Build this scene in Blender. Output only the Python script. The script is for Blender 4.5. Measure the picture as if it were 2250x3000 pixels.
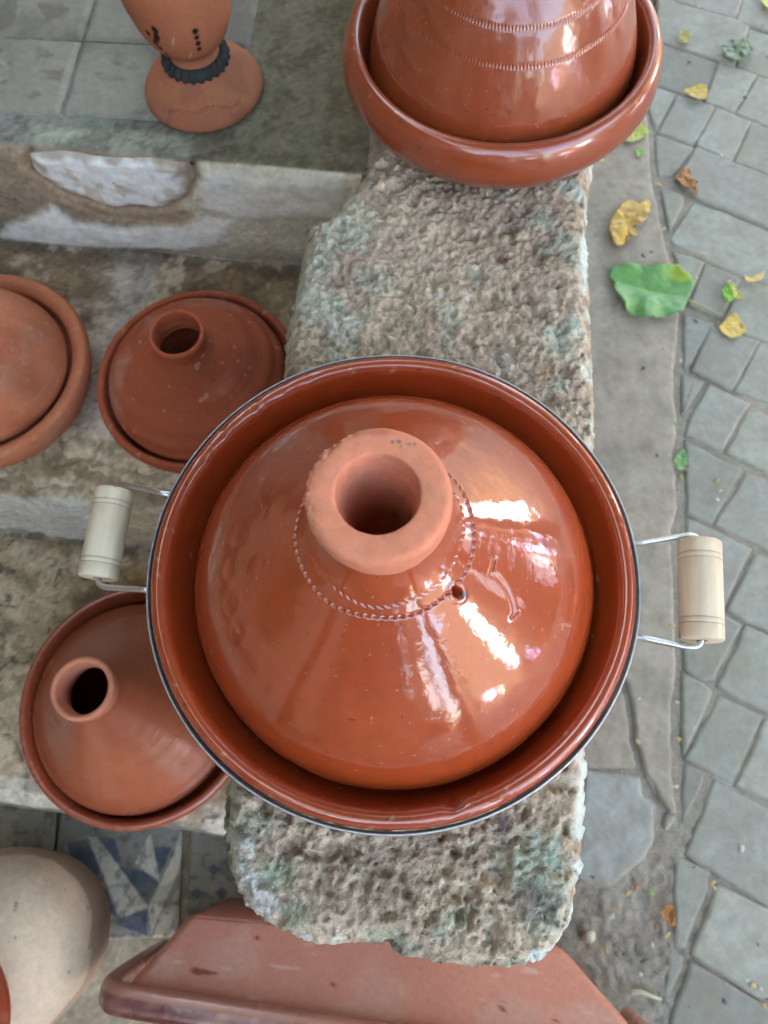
import bpy, math, random
import numpy as np
from mathutils import Matrix, Vector

for o in list(bpy.data.objects):
    bpy.data.objects.remove(o, do_unlink=True)
SC = bpy.context.scene
COL = SC.collection
random.seed(7)
RNG = np.random.default_rng(11)

# ---------------------------------------------------------------- camera
cd = bpy.data.cameras.new("camera")
cam = bpy.data.objects.new("camera", cd)
COL.objects.link(cam)
CR = ((0.999685, 0.008395, 0.023642), (0.0, 0.942355, -0.334614), (-0.025088, 0.334508, 0.942059))
cam.matrix_world = Matrix(CR).to_4x4()
cam.location = (0, 0, 1.28)
cd.sensor_fit = 'HORIZONTAL'
cd.sensor_width = 36.0
cd.lens = 36.05
cd.clip_start = 0.02
cd.clip_end = 400
cd.dof.use_dof = True
cd.dof.focus_distance = 0.44
cd.dof.aperture_fstop = 17.0
SC.camera = cam

# ---------------------------------------------------------------- sky, sun, exposure
SUN_EL, SUN_AZ = math.radians(25), math.radians(172)      # azimuth of the sun seen from the scene, from +x
w = bpy.data.worlds.new("World")
SC.world = w
w.use_nodes = True
nt = w.node_tree
sky = nt.nodes.new("ShaderNodeTexSky")
sky.sky_type = 'NISHITA'
sky.sun_disc = False
sky.sun_elevation = SUN_EL
sky.sun_rotation = math.radians(90) - SUN_AZ
sky.air_density = 1.0
sky.dust_density = 4.0
sky.ozone_density = 1.0
bg = nt.nodes["Background"]
bg.inputs[1].default_value = 0.12
nt.links.new(sky.outputs[0], bg.inputs[0])
ld = bpy.data.lights.new("sun", 'SUN')
ld.energy = 5.0
ld.angle = math.radians(0.5)
ld.color = (1.0, 0.96, 0.90)
sun = bpy.data.objects.new("sun", ld)
COL.objects.link(sun)
sd = Vector((math.cos(SUN_EL) * math.cos(SUN_AZ), math.cos(SUN_EL) * math.sin(SUN_AZ), math.sin(SUN_EL)))
sun.rotation_euler = sd.to_track_quat('Z', 'Y').to_euler()
sun.location = (-6, 1, 8)
SC.view_settings.view_transform = 'Standard'
SC.view_settings.look = 'None'
SC.view_settings.gamma = 1.0
SC.view_settings.use_curve_mapping = False
SC.view_settings.use_white_balance = True
SC.view_settings.white_balance_temperature = 7700
SC.view_settings.white_balance_tint = 10
SC.view_settings.exposure = 4.6
SC.render.engine = 'CYCLES'
SC.cycles.max_bounces = 8
SC.cycles.use_denoising = True
SC.cycles.sample_clamp_indirect = 6.0
PAVERS = [[(0.6363,1.709),(0.7894,1.7038),(0.7581,1.6273),(0.6967,1.6566),(0.6334,1.6862)],[(0.7941,1.7037),(0.8946,1.6678),(0.8768,1.5669),(0.7599,1.6241)],[(0.6199,1.6899),(0.7567,1.6258),(0.7863,1.6026),(0.7369,1.487),(0.7048,1.5046),(0.5971,1.5601),(0.5736,1.5733),(0.5978,1.7005)],[(0.7904,1.5994),(0.8747,1.5546),(0.8515,1.4227),(0.7389,1.4854)],[(0.5941,1.554),(0.704,1.4985),(0.6542,1.3888),(0.6035,1.4135),(0.5577,1.4369),(0.5808,1.5575)],[(0.7062,1.4985),(0.7814,1.4587),(0.7169,1.3545),(0.657,1.3858)],[(0.7845,1.4571),(0.851,1.4197),(0.828,1.289),(0.7199,1.3524)],[(0.5614,1.4309),(0.602,1.4106),(0.5456,1.3061),(0.5367,1.3703),(0.5488,1.4372)],[(0.6039,1.4077),(0.6768,1.3708),(0.6196,1.2694),(0.5484,1.3024)],[(0.6799,1.3693),(0.7479,1.3304),(0.6908,1.2238),(0.6223,1.266)],[(0.7506,1.3275),(0.8275,1.2862),(0.8057,1.1623),(0.6936,1.221)],[(0.5415,1.2992),(0.6195,1.2611),(0.5651,1.1851),(0.5351,1.1899)],[(0.6236,1.2596),(0.6913,1.2197),(0.8048,1.157),(0.782,1.027),(0.6548,1.1006),(0.6031,1.1305),(0.5682,1.176)],[(0.5357,1.1503),(0.5536,1.1512),(0.5787,1.1349),(0.5769,1.1128),(0.5411,1.0498)],[(0.5972,1.1176),(0.6539,1.0944),(0.7807,1.0198),(0.7616,0.9112),(0.6671,0.9391),(0.6102,0.9741),(0.5499,1.0146),(0.5386,1.0297)],[(0.5449,0.9986),(0.599,0.9731),(0.559,0.8901),(0.5512,0.8914)],[(0.6036,0.9693),(0.665,0.932),(0.6144,0.8438),(0.5547,0.8726)],[(0.6675,0.9284),(0.7596,0.8995),(0.7371,0.7719),(0.6906,0.7915),(0.6527,0.8079),(0.6169,0.8404)],[(0.5464,0.8542),(0.5959,0.8304),(0.573,0.7914),(0.5344,0.7322),(0.5297,0.7399)],[(0.5914,0.8261),(0.678,0.7908),(0.6119,0.69),(0.5435,0.7287)],[(0.6807,0.7897),(0.736,0.7654),(0.7138,0.639),(0.6152,0.6871)],[(0.5265,0.7225),(0.5642,0.7068),(0.5179,0.6415),(0.5154,0.6436)],[(0.5718,0.7002),(0.6383,0.6609),(0.5751,0.5667),(0.5132,0.598),(0.5246,0.6288)],[(0.6401,0.6546),(0.7083,0.608),(0.6897,0.502),(0.5817,0.5616)],[(0.5137,0.5877),(0.6068,0.5294),(0.5372,0.4278),(0.4988,0.4461)],[(0.613,0.5224),(0.6873,0.4884),(0.6646,0.3592),(0.5406,0.4268)],[(0.4981,0.4404),(0.599,0.3825),(0.5373,0.278),(0.4729,0.3136)],[(0.6065,0.3751),(0.663,0.3501),(0.6406,0.2224),(0.5706,0.2569),(0.5412,0.2753)],[(0.4715,0.303),(0.5611,0.2501),(0.5047,0.1628),(0.483,0.1612),(0.4587,0.1778)],[(0.571,0.2483),(0.6394,0.2156),(0.617,0.0884),(0.5064,0.1513)],[(0.4547,0.173),(0.484,0.1564),(0.4993,0.1417),(0.4417,0.0466),(0.4403,0.0606)],[(0.5103,0.1384),(0.5726,0.1029),(0.5099,0.0046),(0.4824,0.0175),(0.4423,0.0389)],[(0.5764,0.0965),(0.6157,0.0807),(0.5946,-0.0393),(0.5144,-0.0022)],[(0.4415,0.0328),(0.4721,0.0175),(0.4603,-0.0052),(0.4259,-0.057),(0.4304,-0.0157)],[(0.4841,0.0068),(0.5205,-0.0142),(0.5925,-0.051),(0.5666,-0.1884),(0.4594,-0.121),(0.4229,-0.0982),(0.4328,-0.0817)],[(0.4124,-0.1008),(0.4562,-0.1244),(0.4525,-0.1445),(0.4076,-0.2228),(0.3914,-0.2244),(0.3984,-0.1972),(0.4009,-0.148)],[(0.4677,-0.1403),(0.5349,-0.1731),(0.5658,-0.1933),(0.5514,-0.2752),(0.5055,-0.2893),(0.4153,-0.2323),(0.4201,-0.2227)],[(0.382,-0.2277),(0.4042,-0.2355),(0.3982,-0.2544),(0.3675,-0.2962),(0.3762,-0.2607)],[(0.414,-0.2417),(0.5049,-0.2931),(0.5435,-0.3207),(0.5383,-0.3504),(0.372,-0.3516),(0.374,-0.3143),(0.4045,-0.2606)],[(0.5179,-0.2877),(0.5506,-0.2798),(0.5445,-0.3147)]]
KERB = [(0.5318,1.3849),(0.5311,1.3022),(0.5216,1.2012),(0.5227,1.1559),(0.5296,1.0224),(0.5345,0.9634),(0.5363,0.8521),(0.525,0.7932),(0.5109,0.727),(0.5048,0.6712),(0.5039,0.6416),(0.4996,0.6002),(0.4881,0.5596),(0.4885,0.5197),(0.4815,0.4501),(0.4668,0.418),(0.46,0.3209),(0.4468,0.1762),(0.432,0.124),(0.4193,0.0221)]
CRACK = [(0.3598,0.1568),(0.3655,0.1161),(0.3651,0.0669),(0.373,0.0221),(0.3932,-0.0232),(0.4064,-0.0439)]
FLAG = [(0.2792,0.0298),(0.3266,0.0221),(0.3707,0.016),(0.3742,-0.0097),(0.3943,-0.0276),(0.3857,-0.06),(0.3856,-0.0745),(0.3672,-0.1077),(0.3411,-0.1264),(0.3055,-0.1516),(0.2693,-0.1459),(0.2485,-0.1317)]
CHIP = [(0.3998,-0.0336),(0.4174,-0.0439),(0.4159,-0.0556),(0.3987,-0.0687),(0.392,-0.06)]
LEAVES = {'green':[(0.5514,0.8774),(0.5463,0.8681),(0.5316,0.8452),(0.4951,0.8355),(0.456,0.835),(0.432,0.8492),(0.423,0.8772),(0.4095,0.901),(0.4151,0.9175),(0.4053,0.9296),(0.4099,0.9464),(0.4287,0.9532),(0.4691,0.9549),(0.5006,0.9495),(0.5376,0.956),(0.5451,0.9366),(0.5598,0.9268),(0.5652,0.9148),(0.5623,0.9006),(0.5529,0.889)],'stem':[(0.5494,0.8774),(0.5773,0.8653),(0.6118,0.8462)],'y1':[(0.4174,1.0549),(0.4309,1.0775),(0.4503,1.1053),(0.4676,1.1114),(0.4835,1.1046),(0.5018,1.1197),(0.5035,1.0887),(0.4846,1.0585),(0.4607,1.0464),(0.4737,1.0336),(0.4628,1.0275),(0.4556,1.0365),(0.454,1.0215),(0.4401,1.0056),(0.4234,1.001),(0.4155,1.0248)],'y2':[(0.565,1.1761),(0.5907,1.1955),(0.5975,1.1833),(0.5951,1.1648),(0.6066,1.1566),(0.6013,1.1488),(0.6027,1.1279),(0.5948,1.1306),(0.5864,1.1465),(0.5722,1.1495)],'y3':[(0.6066,1.4032),(0.6161,1.4088),(0.6529,1.4195),(0.6618,1.4046),(0.6539,1.3787),(0.6299,1.3793),(0.6208,1.3941)],'y4':[(0.7083,1.5289),(0.7245,1.5315),(0.742,1.5279),(0.7609,1.5488),(0.7782,1.5298),(0.7727,1.5086),(0.7511,1.485),(0.7133,1.4862),(0.7071,1.5045)],'y5':[(0.627,1.581),(0.6431,1.582),(0.6465,1.5648),(0.6407,1.5463),(0.6249,1.5468),(0.6205,1.5562)],'y6':[(0.4659,1.2788),(0.4984,1.32),(0.5132,1.3168),(0.5258,1.294),(0.4997,1.2724),(0.4777,1.2674)],'y7':[(0.4925,1.245),(0.5019,1.253),(0.5113,1.2418),(0.4971,1.2285)],'y8':[(0.8207,1.667),(0.8289,1.6894),(0.8507,1.6952),(0.8506,1.6531),(0.8365,1.6375),(0.8255,1.6539)],'y9':[(0.6173,0.8973),(0.6331,0.9112),(0.6446,0.9086),(0.6536,0.8896),(0.6537,0.8709),(0.6397,0.8758),(0.6262,0.8644),(0.6182,0.8762)],'y10':[(0.6021,0.8189),(0.6354,0.8469),(0.648,0.8273),(0.6497,0.8068),(0.6255,0.7937),(0.6079,0.8052)],'y11':[(0.6662,0.9332),(0.6815,0.9293),(0.7052,0.9408),(0.706,0.9336),(0.6958,0.9195),(0.6739,0.9187)],'y12':[(0.4824,0.5437),(0.5035,0.5655),(0.5077,0.5414),(0.4926,0.5236)],'y13':[(0.3739,-0.1761),(0.3823,-0.1662),(0.3931,-0.167),(0.3936,-0.1777),(0.3938,-0.1907),(0.3862,-0.194),(0.3783,-0.1843)]}
BITS = {'yellow':[(0.529,1.0513),(0.6002,0.9889),(0.532,1.1636),(0.5785,0.9324),(0.6388,0.9229),(0.3697,0.0654),(0.4332,0.0684),(0.459,-0.137),(0.459,-0.1437),(0.508,-0.2953),(0.3165,-0.1697),(0.2919,-0.2265),(0.3829,-0.2061),(0.4962,-0.2709),(0.3311,-0.1515),(0.446,0.2498),(0.4223,1.2276),(0.6815,1.6635),(0.6702,1.2352)],'white':[(0.5243,0.7499),(0.56,0.4877),(0.5523,0.4713),(0.4388,0.1256),(0.4211,-0.0022),(0.3785,0.1306),(0.5088,-0.0902),(0.3598,-0.2198),(0.3042,-0.1829),(0.3386,-0.257),(0.5062,-0.2739),(0.4885,-0.264)],'dark':[(0.6388,1.4974),(0.7418,1.5571),(0.7434,1.3921),(0.8147,1.6017),(0.8105,1.5075),(0.481,0.9888),(0.498,0.9958),(0.5635,0.8355),(0.4526,0.7344),(0.4575,0.557),(0.345,-0.2397),(0.2809,-0.1299),(0.453,-0.2903)],'green':[(0.4957,0.6209),(0.5574,0.5072),(0.495,0.5138),(0.364,-0.1514)],'orange':[(0.5043,0.5295),(0.3447,-0.144),(0.368,-0.1957)]}
SHELL = [(0.2582,-0.2122),(0.2759,-0.2049)]
TWIG = [(0.3211,-0.2803),(0.3353,-0.2787),(0.3641,-0.2885),(0.3488,-0.284),(0.3383,-0.2841)]
STONE = [(-0.0389,1.0105),(-0.0337,0.8438),(-0.0288,0.6524),(-0.0267,0.5698),(-0.0342,0.5319),(-0.0528,0.5082),(-0.0563,0.4937),(-0.0725,0.4809),(-0.0836,0.4766),(-0.0858,0.4611),(-0.0917,0.4265),(-0.0974,0.3723),(-0.1003,0.3016),(-0.1074,0.1983),(-0.115,0.1058),(-0.1214,0.0223),(-0.1238,-0.0004),(-0.1246,-0.0292),(-0.1201,-0.0538),(-0.1149,-0.0664),(-0.1088,-0.0774),(-0.0952,-0.0867),(-0.0776,-0.0942),(-0.0568,-0.0996),(-0.0397,-0.0995),(-0.026,-0.0971),(-0.0105,-0.0978),(-0.002,-0.1045),(0.0183,-0.1091),(0.0419,-0.1117),(0.067,-0.1108),(0.0893,-0.1056),(0.0981,-0.0996),(0.1074,-0.089),(0.1119,-0.0767),(0.1183,-0.0532),(0.1236,-0.0206),(0.1284,0.0221),(0.1424,0.1426),(0.1579,0.2728),(0.1624,0.3482),(0.1653,0.4087),(0.1685,0.4735),(0.1754,0.5191),(0.1789,0.5378),(0.1901,0.646),(0.2036,0.7845),(0.2245,0.9985)]
SPATCH = [(-0.0487,0.4674,0.05,'g',0.8),(-0.0804,0.4175,0.04,'g',0.7),(-0.0271,0.406,0.03,'g',0.7),(-0.0705,0.3827,0.04,'g',0.8),(-0.0498,0.3621,0.04,'w',0.5),(-0.0661,0.4349,0.03,'g',0.6),(0.1288,0.4673,0.03,'g',0.7),(0.1418,0.4416,0.035,'g',0.9),(0.1585,0.5003,0.03,'m',1.0),(0.1675,0.4483,0.02,'m',0.7),(0.1518,0.4201,0.02,'g',0.6),(0.1316,0.3461,0.03,'g',0.9),(0.1439,0.359,0.025,'m',0.6),(0.1573,0.32,0.015,'m',0.9),(0.164,0.3786,0.014,'m',0.8),(0.1287,0.3079,0.02,'g',0.7),(0.1558,0.2738,0.014,'m',0.8),(0.1271,0.0,0.012,'m',0.8),(0.1047,0.4641,0.022,'k',0.7),(-0.041,0.3488,0.012,'G',0.8),(0.0856,0.3274,0.02,'w',0.4),(0.057,0.3873,0.012,'w',0.8),(0.031,0.3911,0.012,'w',0.7),(0.0277,0.3709,0.02,'o',0.5),(0.1185,0.3206,0.015,'o',0.7),(0.0922,-0.0547,0.034,'g',1.0),(0.0887,-0.0404,0.03,'g',1.0),(0.0764,-0.0588,0.02,'g',0.8),(0.0882,-0.0807,0.03,'g',0.8),(0.0821,-0.0728,0.025,'k',1.0),(0.0955,-0.0708,0.014,'k',1.0),(0.0647,-0.0258,0.012,'b',1.0),(0.0323,-0.0809,0.016,'G',1.0),(0.0222,-0.0907,0.014,'g',0.8),(-0.106,-0.0428,0.02,'w',1.0),(-0.1073,-0.0593,0.02,'w',1.0),(-0.0952,-0.0734,0.025,'w',1.0),(-0.0849,-0.0552,0.028,'G',0.7),(-0.0725,-0.0833,0.02,'G',0.6),(-0.0655,-0.094,0.014,'w',0.8),(-0.0456,-0.0987,0.014,'m',0.8),(-0.1001,-0.026,0.02,'g',0.6),(0.1164,-0.0567,0.012,'m',1.0),(0.1111,-0.0806,0.014,'m',0.9),(0.1027,-0.0904,0.02,'g',0.6),(-0.0196,-0.0427,0.05,'k',0.25),(-0.0735,0.0,0.03,'o',0.3)]
NOSE_STONE = [(-0.4954,0.6167),(-0.4466,0.6239),(-0.3427,0.6298),(-0.3161,0.6216),(-0.3151,0.5965),(-0.3317,0.5651),(-0.3656,0.548),(-0.4263,0.5421),(-0.4743,0.5589),(-0.4996,0.5857),(-0.5043,0.5982)]
RWHITE = [[(-0.3037,0.6029),(-0.2188,0.6127),(-0.1428,0.6165),(-0.1434,0.5578),(-0.2717,0.5413),(-0.3102,0.5537)],[(-0.6066,0.4662),(-0.56,0.5043),(-0.5033,0.5413),(-0.4848,0.514),(-0.415,0.5138),(-0.3337,0.5274),(-0.3486,0.4717),(-0.6179,0.4444)],[(-0.332,0.5336),(-0.2717,0.5413),(-0.3093,0.4871),(-0.3777,0.4643)]]
RMORTAR = [[(-0.34,0.631),(-0.3062,0.6299),(-0.3008,0.6033),(-0.321,0.5746),(-0.3426,0.5553),(-0.3239,0.5405),(-0.3442,0.52),(-0.3924,0.5168),(-0.448,0.5187),(-0.513,0.5571),(-0.5223,0.6138),(-0.4971,0.6165),(-0.51,0.5898),(-0.4756,0.556),(-0.4274,0.5391),(-0.3663,0.5456),(-0.3304,0.5625),(-0.3151,0.5965)]]
N = {'n0':0.6032,'r0':0.604}
T0 = [(-0.4763,0.7686),(-0.4715,0.6412),(-0.3846,0.7685),(-0.5522,0.7621)]
STAR_W = [[(-0.4891,-0.0734),(-0.4727,-0.0764),(-0.3844,-0.1716),(-0.4247,-0.1869)],[(-0.4111,-0.1125),(-0.3918,-0.0689),(-0.3706,-0.138)],[(-0.3842,-0.1744),(-0.3523,-0.098),(-0.3454,-0.0688),(-0.3388,-0.0718),(-0.3437,-0.1238),(-0.3762,-0.2072)],[(-0.4604,-0.1746),(-0.428,-0.1856),(-0.4514,-0.1966)],[(-0.366,-0.1854),(-0.3417,-0.1464),(-0.3322,-0.2179),(-0.3751,-0.218)]]
STAR_B = [[(-0.4359,-0.1168),(-0.4168,-0.1182),(-0.3843,-0.1267),(-0.3719,-0.1408),(-0.3863,-0.1689)],[(-0.4764,-0.1468),(-0.4513,-0.1467),(-0.4297,-0.1842),(-0.4607,-0.1719)],[(-0.4861,-0.072),(-0.4469,-0.0778),(-0.4301,-0.1125),(-0.4431,-0.1097)],[(-0.4247,-0.1869),(-0.3857,-0.1744),(-0.382,-0.21),(-0.4332,-0.1938)],[(-0.3865,-0.0893),(-0.3563,-0.0893),(-0.3717,-0.1267)],[(-0.5198,-0.0837),(-0.4885,-0.0778),(-0.4604,-0.124),(-0.4803,-0.1411),(-0.5094,-0.1127)]]
CHECK = [[(-0.2911,-0.1122),(-0.2795,-0.1208),(-0.2898,-0.1293),(-0.2999,-0.1208)],[(-0.2763,-0.1434),(-0.2663,-0.1518),(-0.2749,-0.1629),(-0.285,-0.1518)],[(-0.3135,-0.1463),(-0.3037,-0.1519),(-0.3122,-0.1631),(-0.3224,-0.1519)]]
GROUT3 = [(-0.3372,-0.0718),(-0.332,-0.1852)]
RUST = (0.0900, 0.4298)

# ---------------------------------------------------------------- numeric helpers
def lin(r, g, b):
    c = np.array([r, g, b], float) / 255.0
    return np.where(c <= 0.04045, c / 12.92, ((c + 0.055) / 1.055) ** 2.4)

def _hash(ix, iy, iz, seed):
    with np.errstate(over='ignore'):
        h = (ix.astype(np.uint32) * np.uint32(374761393) + iy.astype(np.uint32) * np.uint32(668265263)
             + iz.astype(np.uint32) * np.uint32(2147483647) + np.uint32(seed) * np.uint32(974634773))
        h = (h ^ (h >> np.uint32(13))) * np.uint32(1274126177)
        h = h ^ (h >> np.uint32(16))
    return h.astype(np.float64) / 4294967295.0

def vnoise(p, f, seed=0):
    q = np.asarray(p, float) * f
    i = np.floor(q).astype(np.int64)
    t = q - i
    t = t * t * t * (t * (t * 6 - 15) + 10)
    i = (i & 0xffff)
    x, y, z = i[:, 0], i[:, 1], i[:, 2]
    tx, ty, tz = t[:, 0], t[:, 1], t[:, 2]
    def H(a, b, c): return _hash((x + a) & 0xffff, (y + b) & 0xffff, (z + c) & 0xffff, seed)
    def L(a, b, k): return a + (b - a) * k
    return L(L(L(H(0,0,0), H(1,0,0), tx), L(H(0,1,0), H(1,1,0), tx), ty),
             L(L(H(0,0,1), H(1,0,1), tx), L(H(0,1,1), H(1,1,1), tx), ty), tz) * 2 - 1

def fbm(p, f, octv=4, seed=0, gain=0.5):
    a, s, n = 1.0, 0.0, 0.0
    for k in range(octv):
        s = s + a * vnoise(p, f * (2.03 ** k), seed + 17 * k)
        n += a
        a *= gain
    return s / n

def smooth(x, a, b):
    t = np.clip((x - a) / (b - a), 0, 1)
    return t * t * (3 - 2 * t)

def p3(xy, z=0.0):
    xy = np.asarray(xy, float)
    return np.column_stack([xy, np.full(len(xy), z)])

def poly_sd(pts, poly):
    """signed distance (negative inside) and nearest boundary point"""
    pts = np.asarray(pts, float)
    poly = np.asarray(poly, float)
    best = np.full(len(pts), 1e9)
    near = np.zeros_like(pts)
    inside = np.zeros(len(pts), bool)
    n = len(poly)
    for k in range(n):
        a, b = poly[k], poly[(k + 1) % n]
        ab = b - a
        t = np.clip(((pts - a) @ ab) / max(ab @ ab, 1e-12), 0, 1)
        q = a + t[:, None] * ab
        d = np.sum((pts - q) ** 2, 1)
        m = d < best
        best[m] = d[m]
        near[m] = q[m]
        if a[1] != b[1]:
            c = ((a[1] > pts[:, 1]) != (b[1] > pts[:, 1])) & (pts[:, 0] < (b[0] - a[0]) * (pts[:, 1] - a[1]) / (b[1] - a[1]) + a[0])
            inside ^= c
    d = np.sqrt(best)
    return np.where(inside, -d, d), near

def mesh_np(name, V, Fq, mat=None, parent=None, col=None, smooth_shade=True, mats=None):
    V = np.asarray(V, np.float32)
    Fq = np.asarray(Fq, np.int32)
    k = Fq.shape[1]
    m = bpy.data.meshes.new(name)
    m.vertices.add(len(V))
    m.vertices.foreach_set('co', V.ravel())
    m.loops.add(Fq.size)
    m.loops.foreach_set('vertex_index', Fq.ravel())
    m.polygons.add(len(Fq))
    m.polygons.foreach_set('loop_start', np.arange(0, Fq.size, k, dtype=np.int32))
    m.polygons.foreach_set('loop_total', np.full(len(Fq), k, np.int32))
    if smooth_shade:
        m.polygons.foreach_set('use_smooth', np.ones(len(Fq), bool))
    m.update(calc_edges=True)
    if col is not None:
        at = m.color_attributes.new('Col', 'FLOAT_COLOR', 'POINT')
        c4 = np.ones((len(V), 4), np.float32)
        c4[:, :3] = np.clip(col, 0, 1)
        at.data.foreach_set('color', c4.ravel())
    o = bpy.data.objects.new(name, m)
    COL.objects.link(o)
    if mat is not None:
        m.materials.append(mat)
    if parent is not None:
        o.parent = parent
    return o

def mesh_py(name, V, F, mat=None, parent=None, smooth_shade=False, col=None):
    m = bpy.data.meshes.new(name)
    m.from_pydata([tuple(map(float, v)) for v in V], [], F)
    if smooth_shade:
        for p in m.polygons: p.use_smooth = True
    if col is not None:
        at = m.color_attributes.new('Col', 'FLOAT_COLOR', 'POINT')
        c4 = np.ones((len(V), 4), np.float32)
        c4[:, :3] = np.clip(col, 0, 1)
        at.data.foreach_set('color', c4.ravel())
    m.update()
    if mat is not None: m.materials.append(mat)
    o = bpy.data.objects.new(name, m)
    COL.objects.link(o)
    if parent is not None: o.parent = parent
    return o

def empty(name, loc=(0, 0, 0), rz=0.0):
    o = bpy.data.objects.new(name, None)
    COL.objects.link(o)
    o.location = loc
    o.rotation_euler = (0, 0, rz)
    o.empty_display_size = 0.05
    return o

def tag(o, label=None, cat=None, group=None, kind=None):
    for k, v in (('label', label), ('category', cat), ('group', group), ('kind', kind)):
        if v: o[k] = v
    return o

def grid_faces(n, m, wrap=False):
    i = np.arange(n - 1)[:, None]
    mm = m if wrap else m - 1
    j = np.arange(mm)[None, :]
    a = i * m + j
    b = i * m + (j + 1) % m
    return np.stack([a, b, b + m, a + m], -1).reshape(-1, 4)

def resample(pts, n, closed=False):
    pts = np.asarray(pts, float)
    if closed: pts = np.vstack([pts, pts[:1]])
    d = np.r_[0, np.cumsum(np.linalg.norm(np.diff(pts, axis=0), axis=1))]
    s = np.linspace(0, d[-1], n, endpoint=not closed)
    return np.column_stack([np.interp(s, d, pts[:, k]) for k in range(pts.shape[1])])

def spline(pts, n):
    """Catmull-Rom through the points, then evenly resampled"""
    p = np.asarray(pts, float)
    q = np.vstack([2 * p[0] - p[1], p, 2 * p[-1] - p[-2]])
    out = []
    for k in range(1, len(q) - 2):
        t = np.linspace(0, 1, 24, endpoint=False)[:, None]
        a, b, c, d = q[k - 1], q[k], q[k + 1], q[k + 2]
        out.append(0.5 * ((2 * b) + (c - a) * t + (2 * a - 5 * b + 4 * c - d) * t ** 2 + (3 * b - a - 3 * c + d) * t ** 3))
    out.append(p[-1:])
    return resample(np.vstack(out), n)

def lathe(name, prof, mat, parent, seg=256, rows=120, colf=None, wob=0.0, disp=None, seed=0, raw=False, tilt=None, throw=0.0):
    pr = np.asarray(prof, float) if raw else spline(prof, rows)
    n = len(pr)
    th = np.linspace(0, 2 * np.pi, seg, endpoint=False)
    R = np.repeat(pr[:, :1], seg, 1)
    Z = np.repeat(pr[:, 1:2], seg, 1)
    T = np.repeat(th[None, :], n, 0)
    if wob:
        q = np.column_stack([np.cos(T).ravel(), np.sin(T).ravel(), Z.ravel() * 8])
        w_ = vnoise(q, 1.1, seed).reshape(R.shape) + 0.4 * vnoise(q, 3.1, seed + 5).reshape(R.shape)
        R = R * (1 + wob * w_)
        Z = Z + wob * 0.25 * pr[:, 0].max() * np.roll(w_, 7, 1)
    tg = np.gradient(pr, axis=0)
    tg /= np.maximum(np.linalg.norm(tg, axis=1, keepdims=True), 1e-9)
    nr, nz = tg[:, 1], -tg[:, 0]
    if throw:
        ar = np.r_[0, np.cumsum(np.linalg.norm(np.diff(pr, axis=0), axis=1))]
        tl = throw * (vnoise(np.column_stack([ar, 0 * ar, 0 * ar + seed]), 160, seed) + 0.6 * vnoise(np.column_stack([ar, 0 * ar, 0 * ar]), 420, seed + 3))
        R = R + (tl * nr)[:, None] * (0.75 + 0.25 * np.sin(T + seed)); Z = Z + (tl * nz)[:, None]
    if disp is not None:
        dd = disp(R, Z, T)
        R = R + dd * nr[:, None]
        Z = Z + dd * nz[:, None]
    V = np.column_stack([(R * np.cos(T)).ravel(), (R * np.sin(T)).ravel(), Z.ravel()])
    if tilt is not None:
        z0 = tilt[2]
        V[:, 0] += tilt[0] * (V[:, 2] - z0)
        V[:, 1] += tilt[1] * (V[:, 2] - z0)
    F = grid_faces(n, seg, wrap=True)
    c = None if colf is None else colf(V, R.ravel(), Z.ravel(), T.ravel())
    return mesh_np(name, V, F, mat, parent, c)

def tube(name, pts, rad, mat, parent=None, seg=10, col=None, caps=True):
    pts = np.asarray(pts, float)
    n = len(pts)
    rad = np.broadcast_to(np.asarray(rad, float), (n,))
    tg = np.gradient(pts, axis=0)
    tg /= np.linalg.norm(tg, axis=1, keepdims=True)
    up = np.array([0.0, 0.0, 1.0]) if abs(tg[0][2]) < 0.9 else np.array([1.0, 0, 0])
    V = []
    for k in range(n):
        a = np.cross(tg[k], up); a /= np.linalg.norm(a)
        up = np.cross(a, tg[k])
        for j in range(seg):
            t = 2 * math.pi * j / seg
            V.append(pts[k] + rad[k] * (math.cos(t) * a + math.sin(t) * up))
    F = [tuple(int(x) for x in f) for f in grid_faces(n, seg, wrap=True)]
    if caps:
        F.append(tuple(range(seg - 1, -1, -1)))
        F.append(tuple(range((n - 1) * seg, n * seg)))
    cc = None if col is None else np.tile(np.asarray(col, float), (len(V), 1))
    return mesh_py(name, V, F, mat, parent, True, cc)

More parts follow.
